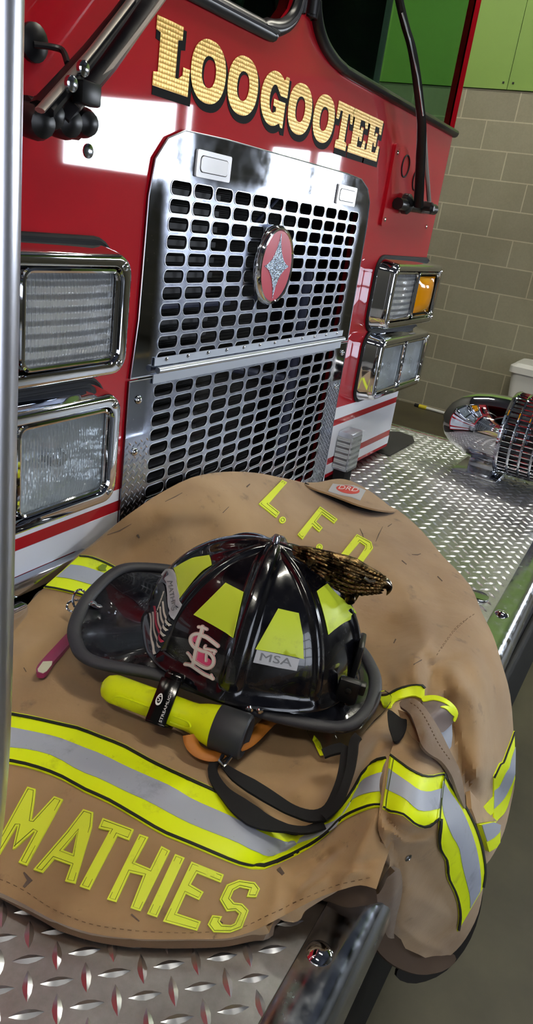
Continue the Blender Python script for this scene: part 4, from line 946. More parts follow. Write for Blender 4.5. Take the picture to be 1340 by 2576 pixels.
# letters on the hem and back
def letters(sp, surf, parent, tag_):
    for ch, loops, d in sp:
        l = patch('reflective_letter', loops, surf, 0.0020, 0.0018, LIMEL, parent, 12)
        l['label'] = 'letter %s, %s' % (ch, tag_)
        try:
            sl = [band(inset(loops[0], d), 1.0, True)]
            for q in sl: patch('stitching', q, surf, 0.0024, 0.0006, STITCH, l, None)
            if len(loops) > 1: patch('stitching', band(inset(loops[1], -d), 1.0, True), surf, 0.0024, 0.0006, STITCH, l, None)
        except Exception as e: print('stitch', ch, e)
letters([
 ('M', [cL((275, 85), (358, 110), (345, 230), (318, 410), (328, 412), (540, 180), (628, 212), (272, 866), (188, 835), (350, 535), (340, 530), (155, 695), (130, 705), (180, 478), (168, 478), (3, 752), (-81, 739))], 5),
 ('A', [cL((828, 308), (928, 340), (915, 480), (750, 1042), (648, 1018), (705, 860), (540, 800), (425, 935), (335, 905), (660, 530)), cL((768, 538), (722, 748), (628, 712))], 5),
 ('T', [cL((1020, 395), (1328, 510), (1280, 615), (1165, 570), (890, 1103), (793, 1070), (1090, 520), (978, 495))], 5),
 ('H', [cM((290, 130), (362, 155), (255, 355), (375, 405), (465, 225), (535, 262), (298, 745), (218, 718), (320, 460), (215, 435), (105, 672), (30, 650))], 5),
 ('I', [cM((575, 288), (652, 318), (430, 793), (350, 765))], 5),
 ('E', [cM((705, 348), (962, 450), (938, 515), (750, 440), (700, 530), (802, 590), (765, 655), (660, 605), (590, 760), (780, 825), (750, 900), (477, 825))], 5),
 ('S', [cM((1080, 492), (1210, 515), (1252, 570), (1225, 635), (1145, 630), (1165, 570), (1090, 552), (1040, 580), (1015, 640), (1045, 675), (1110, 685), (1165, 740), (1110, 880), (1015, 915), (880, 912), (833, 850), (870, 775), (950, 785), (930, 825), (950, 850), (1020, 855), (1050, 840), (1085, 765), (1055, 740), (985, 745), (928, 650), (950, 600), (985, 530))], 4.5)], A, CO, 'name along the hem')
letters([
 ('L', [cF((318, 75), (368, 102), (180, 318), (292, 408), (255, 462), (77, 320))], 3.5),
 ('F', [cF((705, 348), (885, 480), (850, 522), (725, 425), (665, 505), (733, 568), (697, 610), (627, 545), (527, 685), (475, 635))], 3.5),
 ('D', [cF((1083, 632), (1230, 712), (1247, 775), (1060, 1030), (1000, 1050), (830, 950)), cF((1112, 712), (1168, 750), (1165, 775), (1020, 985), (930, 925))], 3.5)], A, CO, 'upper back')
for q in (cF((320, 485)), cF((700, 765))):
    o_ = patch('reflective_dot', [circ(q[0][0], q[0][1], 8.2, n=20)], A, 0.002, 0.0018, LIMEL, CO, None); patch('stitching', band(circ(q[0][0], q[0][1], 4.6, n=16), 0.8, True), A, 0.0024, 0.0006, STITCH, o_, None)
# hem stitch lines, back seam
for q in ([(-60, 2203), (0, 2212), (60, 2240), (130, 2285), (220, 2322), (312, 2338), (400, 2345), (500, 2346), (600, 2335), (680, 2300), (760, 2262), (850, 2226), (930, 2208)],):
    o_ = MB()
    P_ = rs(q, 36)
    for i in range(0, len(P_) - 1, 2):
        patch('x', band([P_[i], P_[i + 1]], 1.2), A, 0.0006, 0.0008, None, None, None, mb=o_)
    o_.build('hem_stitching', SEAMT, CO, False)
for q in ([(1192, 1545), (1150, 1575), (1120, 1612), (1098, 1648)], [(1172, 1560), (1140, 1590), (1110, 1632)]):
    o_ = MB(); P_ = rs(q, 10)
    for i in range(0, len(P_) - 1, 2): patch('x', band([P_[i], P_[i + 1]], 1.2), A, 0.0006, 0.0008, None, None, None, mb=o_)
    o_.build('shoulder_stitching', SEAMT, CO, False)
# oil and soot marks with a shape of their own
b = MB()
for L in ([(1262 - 380, 1404 - 80), (0, 0)],): pass
marks = [([(200 + 70, 1345), (300, 1335), (330, 1318)], 2.5), ([(620, 1225), (628, 1218)], 5), ([(1010, 1410), (1022, 1420)], 3), ([(905, 1330), (912, 1345), (915, 1362)], 2.5), ([(700, 2185), (712, 2200)], 16), ([(1100, 1450), (1112, 1462)], 3), ([(60, 2195), (75, 2215), (60, 2232)], 20), ([(870, 1400), (880, 1410)], 3), ([(540, 2310), (560, 2322)], 5), ([(330, 2300), (350, 2318)], 6), ([(60, 1680), (66, 1690)], 3), ([(1060, 2160 - 500), (1040, 1672)], 3), ([(962, 1325), (952, 1345), (945, 1362)], 3.5), ([(1035, 1395), (1050, 1396), (1058, 1393)], 3), ([(415, 1262), (440, 1250), (458, 1240)], 2.5), ([(345, 1345), (350, 1353)], 7), ([(995, 1608), (990, 1618)], 4), ([(560, 1290), (575, 1275)], 2.2), ([(975, 1255 + 70), (985, 1318)], 2)]
mk = mat('soot_mark', rgb(88, 74, 66), 0.85)
for q, w_ in marks:
    w_ = w_ * .7
    ws = [w_ * s_ for s_ in (0.3, 1.0, 0.4)][:len(q)] if len(q) == 3 else [w_, w_ * .7]
    patch('x', band(q, ws), A, 0.0006, 0.0008, None, None, 12, mb=b)
b.build('soot_marks', mk, CO, False)['kind'] = 'stuff'
# collar turned back, maker's label
CLC = spl([(763, 1215), (800, 1213), (835, 1206), (862, 1205), (890, 1213), (925, 1232), (958, 1256), (982, 1275), (996, 1283), (980, 1286), (940, 1280), (900, 1269), (860, 1254), (820, 1239), (790, 1229)], 4, True)
B2 = Drape([(760, 1216, .062), (835, 1206, .046), (862, 1205, .040), (925, 1232, .036), (996, 1283, .028), (940, 1280, .052), (900, 1269, .056), (860, 1254, .058), (820, 1239, .060), (790, 1229, .062), (880, 1235, .054)])
cl = patch('collar', [CLC], B2, 0.0, 0.004, TAN, CO, 8)
lb = patch('maker_label', [cD((245, 185), (330, 198), (600, 215), (800, 300), (705, 468), (560, 410), (350, 370), (165, 310))], B2, 0.0014, 0.0014, LABELG, cl, 6)
patch('label_oval', [circ(874.2, 1233.2, 29.5, 9.8, 28, math.radians(9))], B2, 0.0019, 0.0006, LABELR, lb, 6)
q = MB(); text_on('DRD', B2, (875.5, 1230.5), (50 * math.cos(.16), 50 * math.sin(.16)), (2.5, -9.5), 0.0023, 0.0005, q, 0, 0.25)
q.build('label_text', LABELW, lb, False)
patch('collar_gap_shade', [[(765, 1217), (800, 1232), (850, 1256), (900, 1274), (950, 1286), (990, 1287), (975, 1291), (930, 1289), (880, 1278), (840, 1260), (800, 1242)]], A, 0.004, 0.004, SHADE_DK, cl, 8)  # dark strip painted in as the shade in the gap below the collar

# front panel hanging over the bumper edge
PB = spl(c8((540, 652), (575, 560), (615, 500), (650, 455)), 3)[:-1] + spl(c8((650, 455), (720, 520), (790, 620), (828, 700)), 3)[:-1] + spl(c8((828, 700), (872, 800), (938, 895), (962, 962), (1002, 1062), (1042, 1182), (1067, 1300), (1062, 1400), (1032, 1560), (962, 1700), (882, 1790), (800, 1832), (700, 1790), (590, 1740), (510, 1700), (462, 1600), (430, 1450), (462, 1410), (535, 1290), (520, 1200), (478, 1120), (470, 1040), (480, 955), (500, 800), (520, 690)), 3)
BC = [(975, 1900, .118), (985, 1870, .116), (1022, 1803, .12), (1098, 1891, .10), (1060, 1850, .115), (1109, 1913, .095), (1030, 1925, .124), (1060, 1945, .122), (955, 2040, .102), (952, 2080, .10), (1107, 1942, .098), (1100, 2040, .088), (1030, 1990, .122), (1030, 2070, .108), (1098, 2120, .055), (1150, 2000, .04), (1170, 2030, .02), (1188, 2075, -.02), (1206, 2128, -.07), (1217, 2182, -.12), (1215, 2227, -.16), (1201, 2299, -.22), (1170, 2361, -.26), (1134, 2402, -.29), (1098, 2420, -.28), (1053, 2400, -.22), (990, 2375, -.16), (950, 2320, -.07), (933, 2249, .005), (973, 2180, .05), (970, 2120, .085), (1040, 2140, .06), (1060, 2220, -.02), (1030, 2300, -.07), (1080, 2350, -.18), (1130, 2200, -.04), (1150, 2300, -.17), (1120, 2080, .07)]
BR = [([(1107, 1930), (1102, 2000), (1101, 2060), (1108, 2130)], 10, .006), ([(963, 1910), (958, 1980), (955, 2050), (975, 2120)], 10, .005), ([(975, 2060), (1000, 2085), (1035, 2100), (1075, 2090)], 12, -.007), ([(985, 2090), (1020, 2120), (1070, 2115)], 10, .006),
      ([(985, 2120), (1000, 2170), (1002, 2230), (990, 2300), (985, 2370)], 12, -.012), ([(960, 2130), (985, 2190), (975, 2260)], 14, .007), ([(1020, 2150), (1060, 2180), (1100, 2230)], 16, -.008), ([(1000, 1850), (1030, 1880), (1090, 1900)], 10, -.006), ([(1000, 2330), (1060, 2370), (1110, 2390)], 12, .007), ([(1040, 2250), (1090, 2280), (1130, 2300)], 18, .006)]
Bs = Drape(BC, BR)
fr = patch('front_panel', [PB], Bs, 0.0, 0.010, TAN, CO, 6)
h0 = rs(c8((536, 668), (600, 715), (650, 752), (710, 780), (770, 782), (826, 768)), 4); h1 = rs(c8((525, 752), (575, 785), (640, 832), (690, 868), (750, 874), (815, 855)), 4)
h2 = rs(c8((508, 862), (560, 885), (620, 920), (680, 978), (740, 984), (808, 970)), 4); h3 = rs(c8((492, 972), (550, 997), (610, 1012), (670, 1058), (740, 1072), (806, 1035)), 4)
bp = bands(Bs, CO, h0, h1, h2, h3, name='pocket_band', pw=5); bp['label'] = 'band across the pocket'
k0 = rs(c8((826, 768), (868, 845), (925, 925), (982, 1015), (1030, 1130), (1056, 1240), (1064, 1320), (1052, 1400)), 6)
k1 = rs(c8((818, 812), (845, 862), (915, 965), (968, 1075), (1006, 1190), (1026, 1290), (1034, 1370), (1030, 1425)), 6)
k2 = rs(c8((808, 905), (822, 1010), (872, 1120), (908, 1180), (928, 1280), (952, 1370), (972, 1450), (975, 1520)), 6)
k3 = rs(c8((806, 1040), (806, 1180), (842, 1260), (850, 1350), (888, 1430), (910, 1500), (918, 1580), (908, 1650)), 6)
bq = bands(Bs, CO, k0, k1, k2, k3, name='side_band', pw=5.5, off=0.003); bq['label'] = 'band hanging down the side of the front panel'
for q in (c8((560, 705), (545, 800), (530, 900), (520, 985)), c8((540, 700), (525, 800), (512, 900), (505, 980)), c8((828, 770), (815, 860), (805, 960), (800, 1040))):
    patch('pocket_seam', band(q, 1.3), Bs, 0.0040, 0.001, STITCH, bp, 12)
gm = MB(); p_ = Bs(np.array(c8((636, 1242))))
gm.lathe([(0, .0042), (0.001, .0042), (0.0016, .003), (0.0006, .0016)], p_[0][0] + p_[1][0] * .0005, p_[1][0], 16); gm.build('eyelet', CHROME2, CO)
# pocket flap strip curling over the opening
F1 = spl([(1010, 1762), (1035, 1757), (1058, 1768), (1080, 1795), (1105, 1835), (1125, 1875), (1140, 1905), (1155, 1935), (1166, 1985), (1170, 2035), (1150, 1990), (1135, 1950), (1110, 1915), (1078, 1895), (1058, 1870), (1045, 1830), (1030, 1795), (1005, 1775)], 3, True)
Fs = Drape([(1010, 1765, .125), (1035, 1757, .135), (1058, 1770, .135), (1080, 1795, .13), (1105, 1835, .12), (1140, 1905, .10), (1155, 1935, .085), (1170, 2035, .035), (1135, 1950, .095), (1078, 1895, .13), (1045, 1830, .137), (1030, 1795, .137), (1070, 1840, .145)])
fl = patch('pocket_flap', [F1], Fs, 0.0, 0.004, TAND, CO, 7)
for q in ([(1032, 1768), (1052, 1782), (1072, 1812), (1092, 1852), (1108, 1880), (1130, 1910)],):
    o_ = MB(); P_ = rs(q, 12)
    for i in range(0, len(P_) - 1, 2): patch('x', band([P_[i], P_[i + 1]], 1.2), Fs, 0.0006, 0.0008, None, None, None, mb=o_)
    o_.build('flap_stitching', SEAMT, fl, False)
patch('hook_tape', [spl(c8((528, 420), (600, 470), (632, 480), (622, 540), (590, 590), (560, 600), (545, 560), (528, 500)), 3, True)], Drape([(980, 1790, .118), (1022, 1815, .122), (1005, 1865, .121), (990, 1868, .119), (975, 1825, .118)]), 0.002, 0.003, WEBB, CO, 8)
patch('flap_underside', [[(1000, 1785), (1030, 1795), (1045, 1830), (1058, 1870), (1030, 1850), (1010, 1820)]], Drape([(1000, 1785, .12), (1045, 1830, .122), (1058, 1870, .12), (1010, 1820, .118), (1030, 1800, .124)]), 0, 0.003, TAN, fl, 8)
# sleeve bands at the shoulder fold and the cuff
m0 = rs(c8((470, 352), (520, 352), (580, 318), (640, 285), (690, 276), (718, 300)), 4); m3 = rs(c8((500, 412), (545, 410), (560, 378), (620, 352), (680, 345), (716, 362)), 4)
lo_ = on(A, 'sleeve_fold_band', quadband(m0, m3), LIME, CO, 0.004, 0.003); on(A, 'edge_piping', band(m0, 4)[0], PIPING, lo_, 0.0052, 0.0014)
Ls = Drape([(1062, 1750, .085), (1100, 1752, .085), (1145, 1780, .07), (1147, 1800, .06), (1132, 1820, .055), (1105, 1842, .07), (1080, 1800, .095), (1062, 1770, .09), (1110, 1790, .092)])
lp = patch('cuff_end', [spl(c8((718, 345), (790, 338), (850, 358), (896, 395), (914, 435), (895, 480), (860, 520), (825, 542), (790, 500), (750, 440), (722, 385)), 4, True)], Ls, 0, 0.006, mat('worn_grey_tape', rgb(118, 104, 100), 0.6), CO, 7)
patch('cuff_lime_edge', [spl(c8((718, 345), (790, 338), (850, 358), (896, 395), (914, 435), (898, 478), (888, 470), (896, 440), (880, 408), (840, 378), (780, 362), (724, 372)), 3, True)], Ls, 0.0014, 0.001, LIME, lp, 7)
patch('cuff_lime_patch', [spl(c8((818, 400), (860, 395), (895, 415), (900, 450), (880, 440), (850, 412)), 3, True)], Ls, 0.0014, 0.001, LIME, lp, 7)
patch('sleeve_silver_band', [c8((820, 540), (850, 510), (885, 490), (888, 560), (882, 620), (868, 640), (850, 600))], Drape([(1107, 1842, .05), (1136, 1820, .045), (1135, 1880, .02), (1128, 1887, .02), (1120, 1868, .035)]), 0, .004, SILV, CO, 8)
patch('inner_lining', [c8((835, 560), (850, 600), (872, 640), (880, 700), (860, 690), (835, 640), (822, 590))], Drape([(1110, 1850, .04), (1130, 1887, .02), (1134, 1913, .01), (1112, 1885, .03)]), 0, .004, LIME, CO, 8)
r0 = rs(c6((725, 930), (775, 820), (825, 722), (868, 700), (930, 540), (985, 400), (1042, 235)), 5); r1 = rs(c6((725, 1145), (800, 1080), (845, 1000), (905, 870), (965, 780), (980, 690), (1050, 480)), 5)
r2 = rs(c6((722, 1425), (800, 1350), (870, 1270), (915, 1195), (960, 1110), (1010, 1000), (1045, 880)), 5); r3 = rs(c6((722, 1680), (790, 1590), (880, 1500), (930, 1400), (960, 1310), (1005, 1150), (1050, 960)), 5)
bs_ = bands(A, CO, r0, r1, r2, r3, name='cuff_band', pip=(True, False), pw=3); bs_['label'] = 'band near the right cuff'
sm_ = on(A, 'tucked_band', c6((540, 1440), (640, 1330), (722, 1240), (722, 1480), (660, 1550)), LIME, CO)
gy = on(A, 'lower_tucked_band', c6((400, 1640), (600, 1610), (712, 1650), (712, 1900), (660, 1970), (540, 2030), (490, 1880)), LIME, CO, 0.012, 0.006); on(A, 'silver_tape', c6((400, 1640), (600, 1612), (705, 1650), (690, 1750), (600, 1822), (490, 1870)), SILV, gy, 0.0132, 0.001)
on(A, 'inner_facing', c6((285, 1180), (380, 1290), (540, 1470), (712, 1610), (600, 1608), (380, 1630), (300, 1440)), TAN, CO, 0.008, 0.006)
# inner flap and lower back hem under the front
Es = Drape([(812, 2254, .01), (906, 2227, .03), (946, 2236, .03), (870, 2300, -.0), (919, 2334, -.03), (973, 2384, -.12), (1026, 2433, -.2), (1098, 2440, -.26), (1140, 2425, -.3), (1000, 2300, -.05), (1050, 2400, -.22)])
patch('inner_front_hem', [spl([(800, 2262), (850, 2245), (906, 2230), (948, 2242), (960, 2300), (1000, 2360), (1060, 2385), (1140, 2400), (1150, 2425), (1100, 2452), (1040, 2448), (980, 2420), (935, 2370), (890, 2318), (840, 2282)], 3, True)], Es, -0.004, 0.006, mat('dark_brown_facing', rgb(72, 54, 38), 0.85), CO, 9)
patch('folded_facing', [spl(c8((420, 1432), (462, 1412), (538, 1295), (572, 1330), (578, 1420), (560, 1540), (545, 1700), (500, 1690), (470, 1640), (445, 1560)), 3, True)], Bs, 0.006, 0.006, TAND, CO, 8)
patch('lower_underside_shade', [spl([(1190, 2260), (1216, 2195), (1224, 2280), (1195, 2380), (1135, 2460), (1060, 2492), (1010, 2475), (1040, 2430), (1110, 2410), (1170, 2340)], 3, True)], Drape([(1216, 2195, -.17), (1224, 2280, -.24), (1195, 2380, -.32), (1135, 2460, -.38), (1060, 2492, -.38), (1010, 2470, -.34), (1110, 2410, -.33), (1190, 2260, -.22)]), -0.012, 0.004, SHADE_DK, CO, 9)  # dark sheet carrying the shade on the back panel's underside
# ------------------------------------------------------------------ the helmet
HC = np.array([-0.186, -0.310, 0.103]); ya, pi_, ro = -1.256, 0.074, 0.017
def rotm(yaw, pitch, roll):
    cy, sy = math.cos(yaw), math.sin(yaw); cp, sp_ = math.cos(pitch), math.sin(pitch); cr, sr_ = math.cos(roll), math.sin(roll)
    return np.array([[cy, -sy, 0], [sy, cy, 0], [0, 0, 1]]) @ np.array([[cp, 0, sp_], [0, 1, 0], [-sp_, 0, cp]]) @ np.array([[1, 0, 0], [0, cr, -sr_], [0, sr_, cr]])
RH = rotm(ya, pi_, ro); HA, HB, HH = 0.132, 0.109, 0.145
def H(p): return RH @ np.array(p, float) + HC
HE = empty('fire_helmet', tuple(H((0, 0, -0.012))), 'black fire helmet with lime stickers and a bronze eagle, resting on the tan coat', 'helmet')
RID = [(0, .085, .0065), (180, .13, .0065), (90, .08, .006), (-90, .085, .0065), (45, .05, .0042), (-45, .05, .0042), (135, .05, .0042), (-135, .05, .0042)]
def dome_pt(az, el):
    """az, el arrays -> local point"""
    ce, se = np.cos(el), np.sin(el)
    d = np.zeros_like(az)
    for a0, wd, hh in RID:
        da = (az - math.radians(a0) + PI) % (2 * PI) - PI
        s_ = da * np.maximum(ce, 0.02) / wd * 1.0
        g = np.exp(-np.abs(s_) ** 4 * 1.2)
        fade = np.clip((el - 0.02) / 0.12, 0, 1)
        pass
        d = np.maximum(d, hh * g * fade)
    # panels slightly flattened between the ridges
    d = d - 0.0035 * np.cos(8 * az) * ce * -1.0 * 0.5 - 0.0018
    flare = 0.010 * np.exp(-(el / 0.06) ** 2)
    r = 1.0
    P = np.stack([HA * ce * np.cos(az), HB * ce * np.sin(az), HH * se], -1)
    n_ = np.stack([ce * np.cos(az) / HA, ce * np.sin(az) / HB, se / HH], -1); n_ /= np.linalg.norm(n_, axis=-1, keepdims=True)
    P = P + n_ * d[..., None]
    P[..., 0] += flare * np.cos(az); P[..., 1] += flare * np.sin(az)
    return P
def build_dome():
    NA, NE = 420, 74; az = np.linspace(-PI, PI, NA, endpoint=False); el = (np.linspace(0, 1, NE) ** 1.0) * (PI / 2 - 0.012)
    AZ, EL = np.meshgrid(az, el); P = dome_pt(AZ.ravel(), EL.ravel()); P = P @ RH.T + HC
    b = MB(); n_ = NA
    b.add(P, [(j * n_ + i, j * n_ + (i + 1) % n_, (j + 1) * n_ + (i + 1) % n_, (j + 1) * n_ + i) for j in range(NE - 1) for i in range(NA)] + [tuple((NE - 1) * n_ + i for i in range(NA))])
    return b.build('shell', SHELL, HE, True, 70)
shell = build_dome()
def ray_dome(V):
    d = rays(V) @ RH; o = (CAM - HC) @ RH; D = np.array([HA, HB, HH]); d_ = d / D; o_ = o / D
    a = (d_ ** 2).sum(1); b_ = 2 * (d_ @ o_); c_ = o_ @ o_ - 1; disc = np.maximum(b_ * b_ - 4 * a * c_, 0); t = (-b_ - np.sqrt(disc)) / (2 * a)
    return (d_ * t[:, None] + o_)
def Sdome(V):
    Q = ray_dome(np.asarray(V, float)); el = np.arcsin(np.clip(Q[:, 2], -1, 1)); az = np.arctan2(Q[:, 1], Q[:, 0])
    P = dome_pt(az, el); e = 0.01
    a = dome_pt(az + e, el) - dome_pt(az - e, el); b_ = dome_pt(az, el + e) - dome_pt(az, el - e)
    N = np.cross(a, b_); N /= np.linalg.norm(N, axis=1)[:, None]
    N = N * np.sign((N * P).sum(1))[:, None]
    return P @ RH.T + HC, N @ RH.T
# brim
BRIM = [(-.203, -.081, -.012), (-.167, -.109, -.012), (-.085, -.096, -.012), (-.006, -.100, -.012), (.061, -.103, -.012), (.133, -.087, -.012), (.161, -.046, -.012), (.169, .007, -.012), (.160, .055, -.012), (.125, .100, -.010), (.04, .118, -.004), (-.06, .122, .006), (-.13, .126, .012), (-.18, .112, .012), (-.213, .075, .006), (-.227, .02, -.006), (-.222, -.035, -.012)]
BRIM = [(p_[0] * .968, p_[1] * .962, p_[2] - (.009 if p_[1] > .1 else 0)) for p_ in BRIM]
BO = spl(BRIM, 8, True)
def brim():
    n_ = len(BO); b = MB(); rings = []
    K = 9
    for k in range(K + 1):
        t = k / K; ring = []
        for p in BO:
            a = math.atan2(p[1] / HB, p[0] / HA); q = np.array([(HA - .004) * math.cos(a), (HB - .004) * math.sin(a), 0.004])
            z = (1 - t) ** 2 * 0.006 + t * p[2] - 0.004 * math.sin(PI * t)
            ring.append(H((q[0] + (p[0] - q[0]) * t, q[1] + (p[1] - q[1]) * t, z)))
        rings.append(ring)
    vs = [p for r in rings for p in r]; bt = [p - RH[:, 2] * .0035 for p in vs]
    fs = [(k * n_ + i, k * n_ + (i + 1) % n_, (k + 1) * n_ + (i + 1) % n_, (k + 1) * n_ + i) for k in range(K) for i in range(n_)]
    b.add(vs, fs); b.add(bt, [f[::-1] for f in fs]); return b.build('brim', SHELL, HE, True, 60)
brim()
MB().tube([H(p) for p in BO], [0.0085] * len(BO), 14, True, flat=0.72, up=RH[:, 2]).build('brim_edging', RUBBER, HE)
# underside: inner liner, ratchet band, ear flap
b = MB(); b.lathe([(0.0, 0.100), (0.02, 0.092), (0.028, 0.07), (0.029, 0.0)], H((0, 0, -0.004)), -RH[:, 2], 36, flat=0.85); b.build('liner', BLACKM, HE)
MB().tube(spl([at(650, 1832, .06), at(690, 1812, .062)], 3) , 0.006, 8, flat=0.5).build('ratchet_strap', ORANGE, HE)
bb = spl([at(478, 1848, .075), at(483, 1872, .068), at(500, 1892, .064), at(535, 1902, .062), at(565, 1890, .062), at(620, 1868, .060), at(660, 1830, .062), at(690, 1800, .068)], 5)
MB().tube(bb, 0.0085, 10, flat=0.45, up=(0, 0, 1)).build('headband', ORANGE, HE)
# stickers
def dec(nm, L, m_, par, off, th=0.0006, step=12): return patch(nm, L, Sdome, off, th, m_, par, step)
cB = lambda *p: cv(p, 6.7, 360, 1380)
T = [dec('lime_sticker', [spl(cB((548, 352), (700, 240), (880, 142), (1098, 88)), 4)[:-1] + spl(cB((1100, 88), (1130, 180), (1155, 275)), 2)[:-1] + spl(cB((1155, 275), (1000, 370), (850, 530), (720, 710), (640, 850)), 4)[:-1] + spl(cB((640, 850), (590, 740), (550, 560), (535, 400)), 4)], LIMEH, shell, .0012),
     dec('lime_sticker', [[(566, 1464), (613, 1489), (589, 1604), (485, 1546)]], LIMEH, shell, .0012),
     dec('lime_sticker', [[(700, 1530), (752, 1542), (758, 1575), (762, 1597), (764, 1658), (641.5, 1633)]], LIMEH, shell, .0014),
     dec('lime_sticker', [spl([(823, 1467), (856, 1508), (887, 1552)], 3)[:-1] + [(887, 1552), (826, 1597)] + spl([(826, 1597), (815, 1546), (798, 1486)], 3)[1:]], LIMEH, shell, .0012)]
for t_, l_ in zip(T, ('rearmost lime sticker above the name strip', 'lime sticker above the red and white monogram', 'scuffed lime sticker above the silver strip', 'lime sticker under the eagle')): t_['label'] = l_
nm_ = dec('name_strip', [spl(cB((392, 500), (455, 420), (530, 370)), 3)[:-1] + spl(cB((532, 372), (545, 560), (580, 690), (640, 850)), 4)[:-1] + cB((640, 850), (688, 950)) + spl(cB((545, 1195), (430, 990), (385, 760), (380, 620)), 4)], LABELG, shell, .0018)
q = MB(); V_, F_ = text_tris('MATHIES'); w_ = V_[:, 0].max() - V_[:, 0].min()
# letters follow the curved strip
axis = np.array(rs(cB((440, 540), (455, 660), (490, 800), (530, 920), (590, 1050)), 8)); dd = np.r_[0, np.cumsum(np.linalg.norm(np.diff(axis, axis=0), axis=1))]; s_ = (V_[:, 0] / w_ + .5) * dd[-1]
cxp = np.interp(s_, dd, axis[:, 0]); cyp = np.interp(s_, dd, axis[:, 1]); tg = np.stack([np.interp(s_ + 2, dd, axis[:, 0]) - np.interp(s_ - 2, dd, axis[:, 0]), np.interp(s_ + 2, dd, axis[:, 1]) - np.interp(s_ - 2, dd, axis[:, 1])], 1); tg /= np.linalg.norm(tg, axis=1)[:, None]
Q_ = np.stack([cxp + tg[:, 1] * V_[:, 1] * 12, cyp - tg[:, 0] * V_[:, 1] * 12], 1); P_, N_ = Sdome(Q_); solidify(q, P_, N_, F_, .0023, .0005)
q.build('engraved_name', NAVY, nm_, False)
# flag sticker
fl_ = dec('flag_sticker', [spl(cB((350, 540), (250, 740), (160, 920), (95, 1090)), 3)[:-1] + spl(cB((95, 1090), (100, 1300), (160, 1560), (275, 1790)), 4)[:-1] + spl(cB((285, 1790), (390, 1560), (535, 1225)), 3)[:-1] + spl(cB((535, 1225), (425, 1040), (360, 800), (345, 620)), 4)], DECK_, shell, .0012)
for j, (a, m1, c_, w0, w1) in enumerate([((104, 1085), (130, 1440), (288, 1765), 2.2, 3.6), ((140, 1060), (175, 1370), (330, 1652), 2.6, 4.2), ((168, 960), (205, 1250), (368, 1560), 3.4, 5.4), ((217, 1075), (270, 1280), (405, 1462), 3.6, 5.0), ((262, 975), (315, 1190), (445, 1372), 3.8, 5.2), ((308, 885), (365, 1110), (490, 1290), 3.8, 5.2)]):
    P_ = rs(cB(a, m1, c_), 5); dec('flag_stripe', [band(P_, list(np.linspace(w0, w1, len(P_))))[0]], DECR if j == 2 else DECW, fl_, .0019)
q = MB()
for r_ in range(7):
    for c_ in range(4 if r_ % 2 == 0 else 3):
        px = 205 + r_ * 19 + c_ * 11 + 0; py = 1040 - r_ * 62 - c_ * 2 - (0 if r_ % 2 == 0 else 10); px += c_ * 10; py -= 0
        px, py = 200 + r_ * 20 + c_ * 14, 1040 - r_ * 55 - c_ * 34 + 20
        if px < 330: 
            o1 = cB((px, py))[0]; patch('x', [circ(o1[0], o1[1], 1.1, 1.7, 8, .4)], Sdome, .0019, .0005, None, None, None, mb=q)
q.build('flag_stars', DECW, fl_, False)['kind'] = 'stuff'
ms = dec('silver_strip', [[(645.5, 1634.5), (754, 1658.5), (747, 1689), (700, 1682), (636, 1666.6)]], LABELG, shell, .0011)
q = MB(); text_on('MSA', Sdome, (695.5, 1660.5), (82, 17.5), (4.5, -19), .0016, .0005, q); q.build('strip_text', NAVY, ms, False)
# monogram sticker: stacked strokes white > red line > white, pink fills
cS = lambda *p: cv(p, 4.467, 360, 1500)
strokes = [([(655, 345), (645, 400), (615, 480), (590, 560), (580, 620), (565, 690), (545, 790)], 42), ([(612, 345), (660, 352), (705, 372)], 30), ([(640, 440), (700, 462), (770, 510), (838, 560)], 40),
           ([(640, 430), (575, 425), (530, 455), (522, 505), (548, 560), (590, 600)], 36), ([(590, 590), (650, 618), (705, 630), (750, 650), (785, 695), (790, 750), (760, 795), (710, 810), (640, 785), (560, 735)], 38),
           ([(690, 560), (680, 590), (730, 600), (780, 610), (812, 622)], 28), ([(800, 610), (795, 650)], 24), ([(705, 630), (700, 730)], 26), ([(485, 640), (512, 672), (535, 720)], 26), ([(462, 768), (520, 782), (600, 832), (680, 880), (745, 905), (785, 925)], 36), ([(765, 885), (785, 930)], 24)]
def sstk(wd, off, m_, nm, par):
    q = MB()
    for L, w_ in strokes: 
        P_ = rs(cS(*L), max(3, len(L))) if len(L) > 2 else cS(*L)
        patch('x', [band(P_, (w_ + wd) / 4.467)[0]], Sdome, off, .0004, None, None, None, mb=q)
        for e_ in (P_[0], P_[-1]): patch('x', [circ(e_[0], e_[1], (w_ + wd) / 8.9, n=10)], Sdome, off, .0004, None, None, None, mb=q)
    return q.build(nm, m_, par, False)
mg = dec('monogram_sticker', [cS((548, 470), (575, 448), (602, 452), (585, 530), (560, 520), (548, 500))], DECP, shell, .0012)
mg['label'] = 'pink, red and white interlocked letter monogram sticker'
dec('pink_fill', [cS((580, 610), (640, 620), (690, 650), (690, 735), (705, 748), (722, 700), (760, 725), (765, 770), (720, 795), (640, 770), (565, 715))], DECP, mg, .0010)
sstk(10, .0014, DECW, 'monogram_border', mg); sstk(2, .0018, DECR, 'monogram_outline', mg); sstk(-5, .0022, DECW, 'monogram_letters', mg)
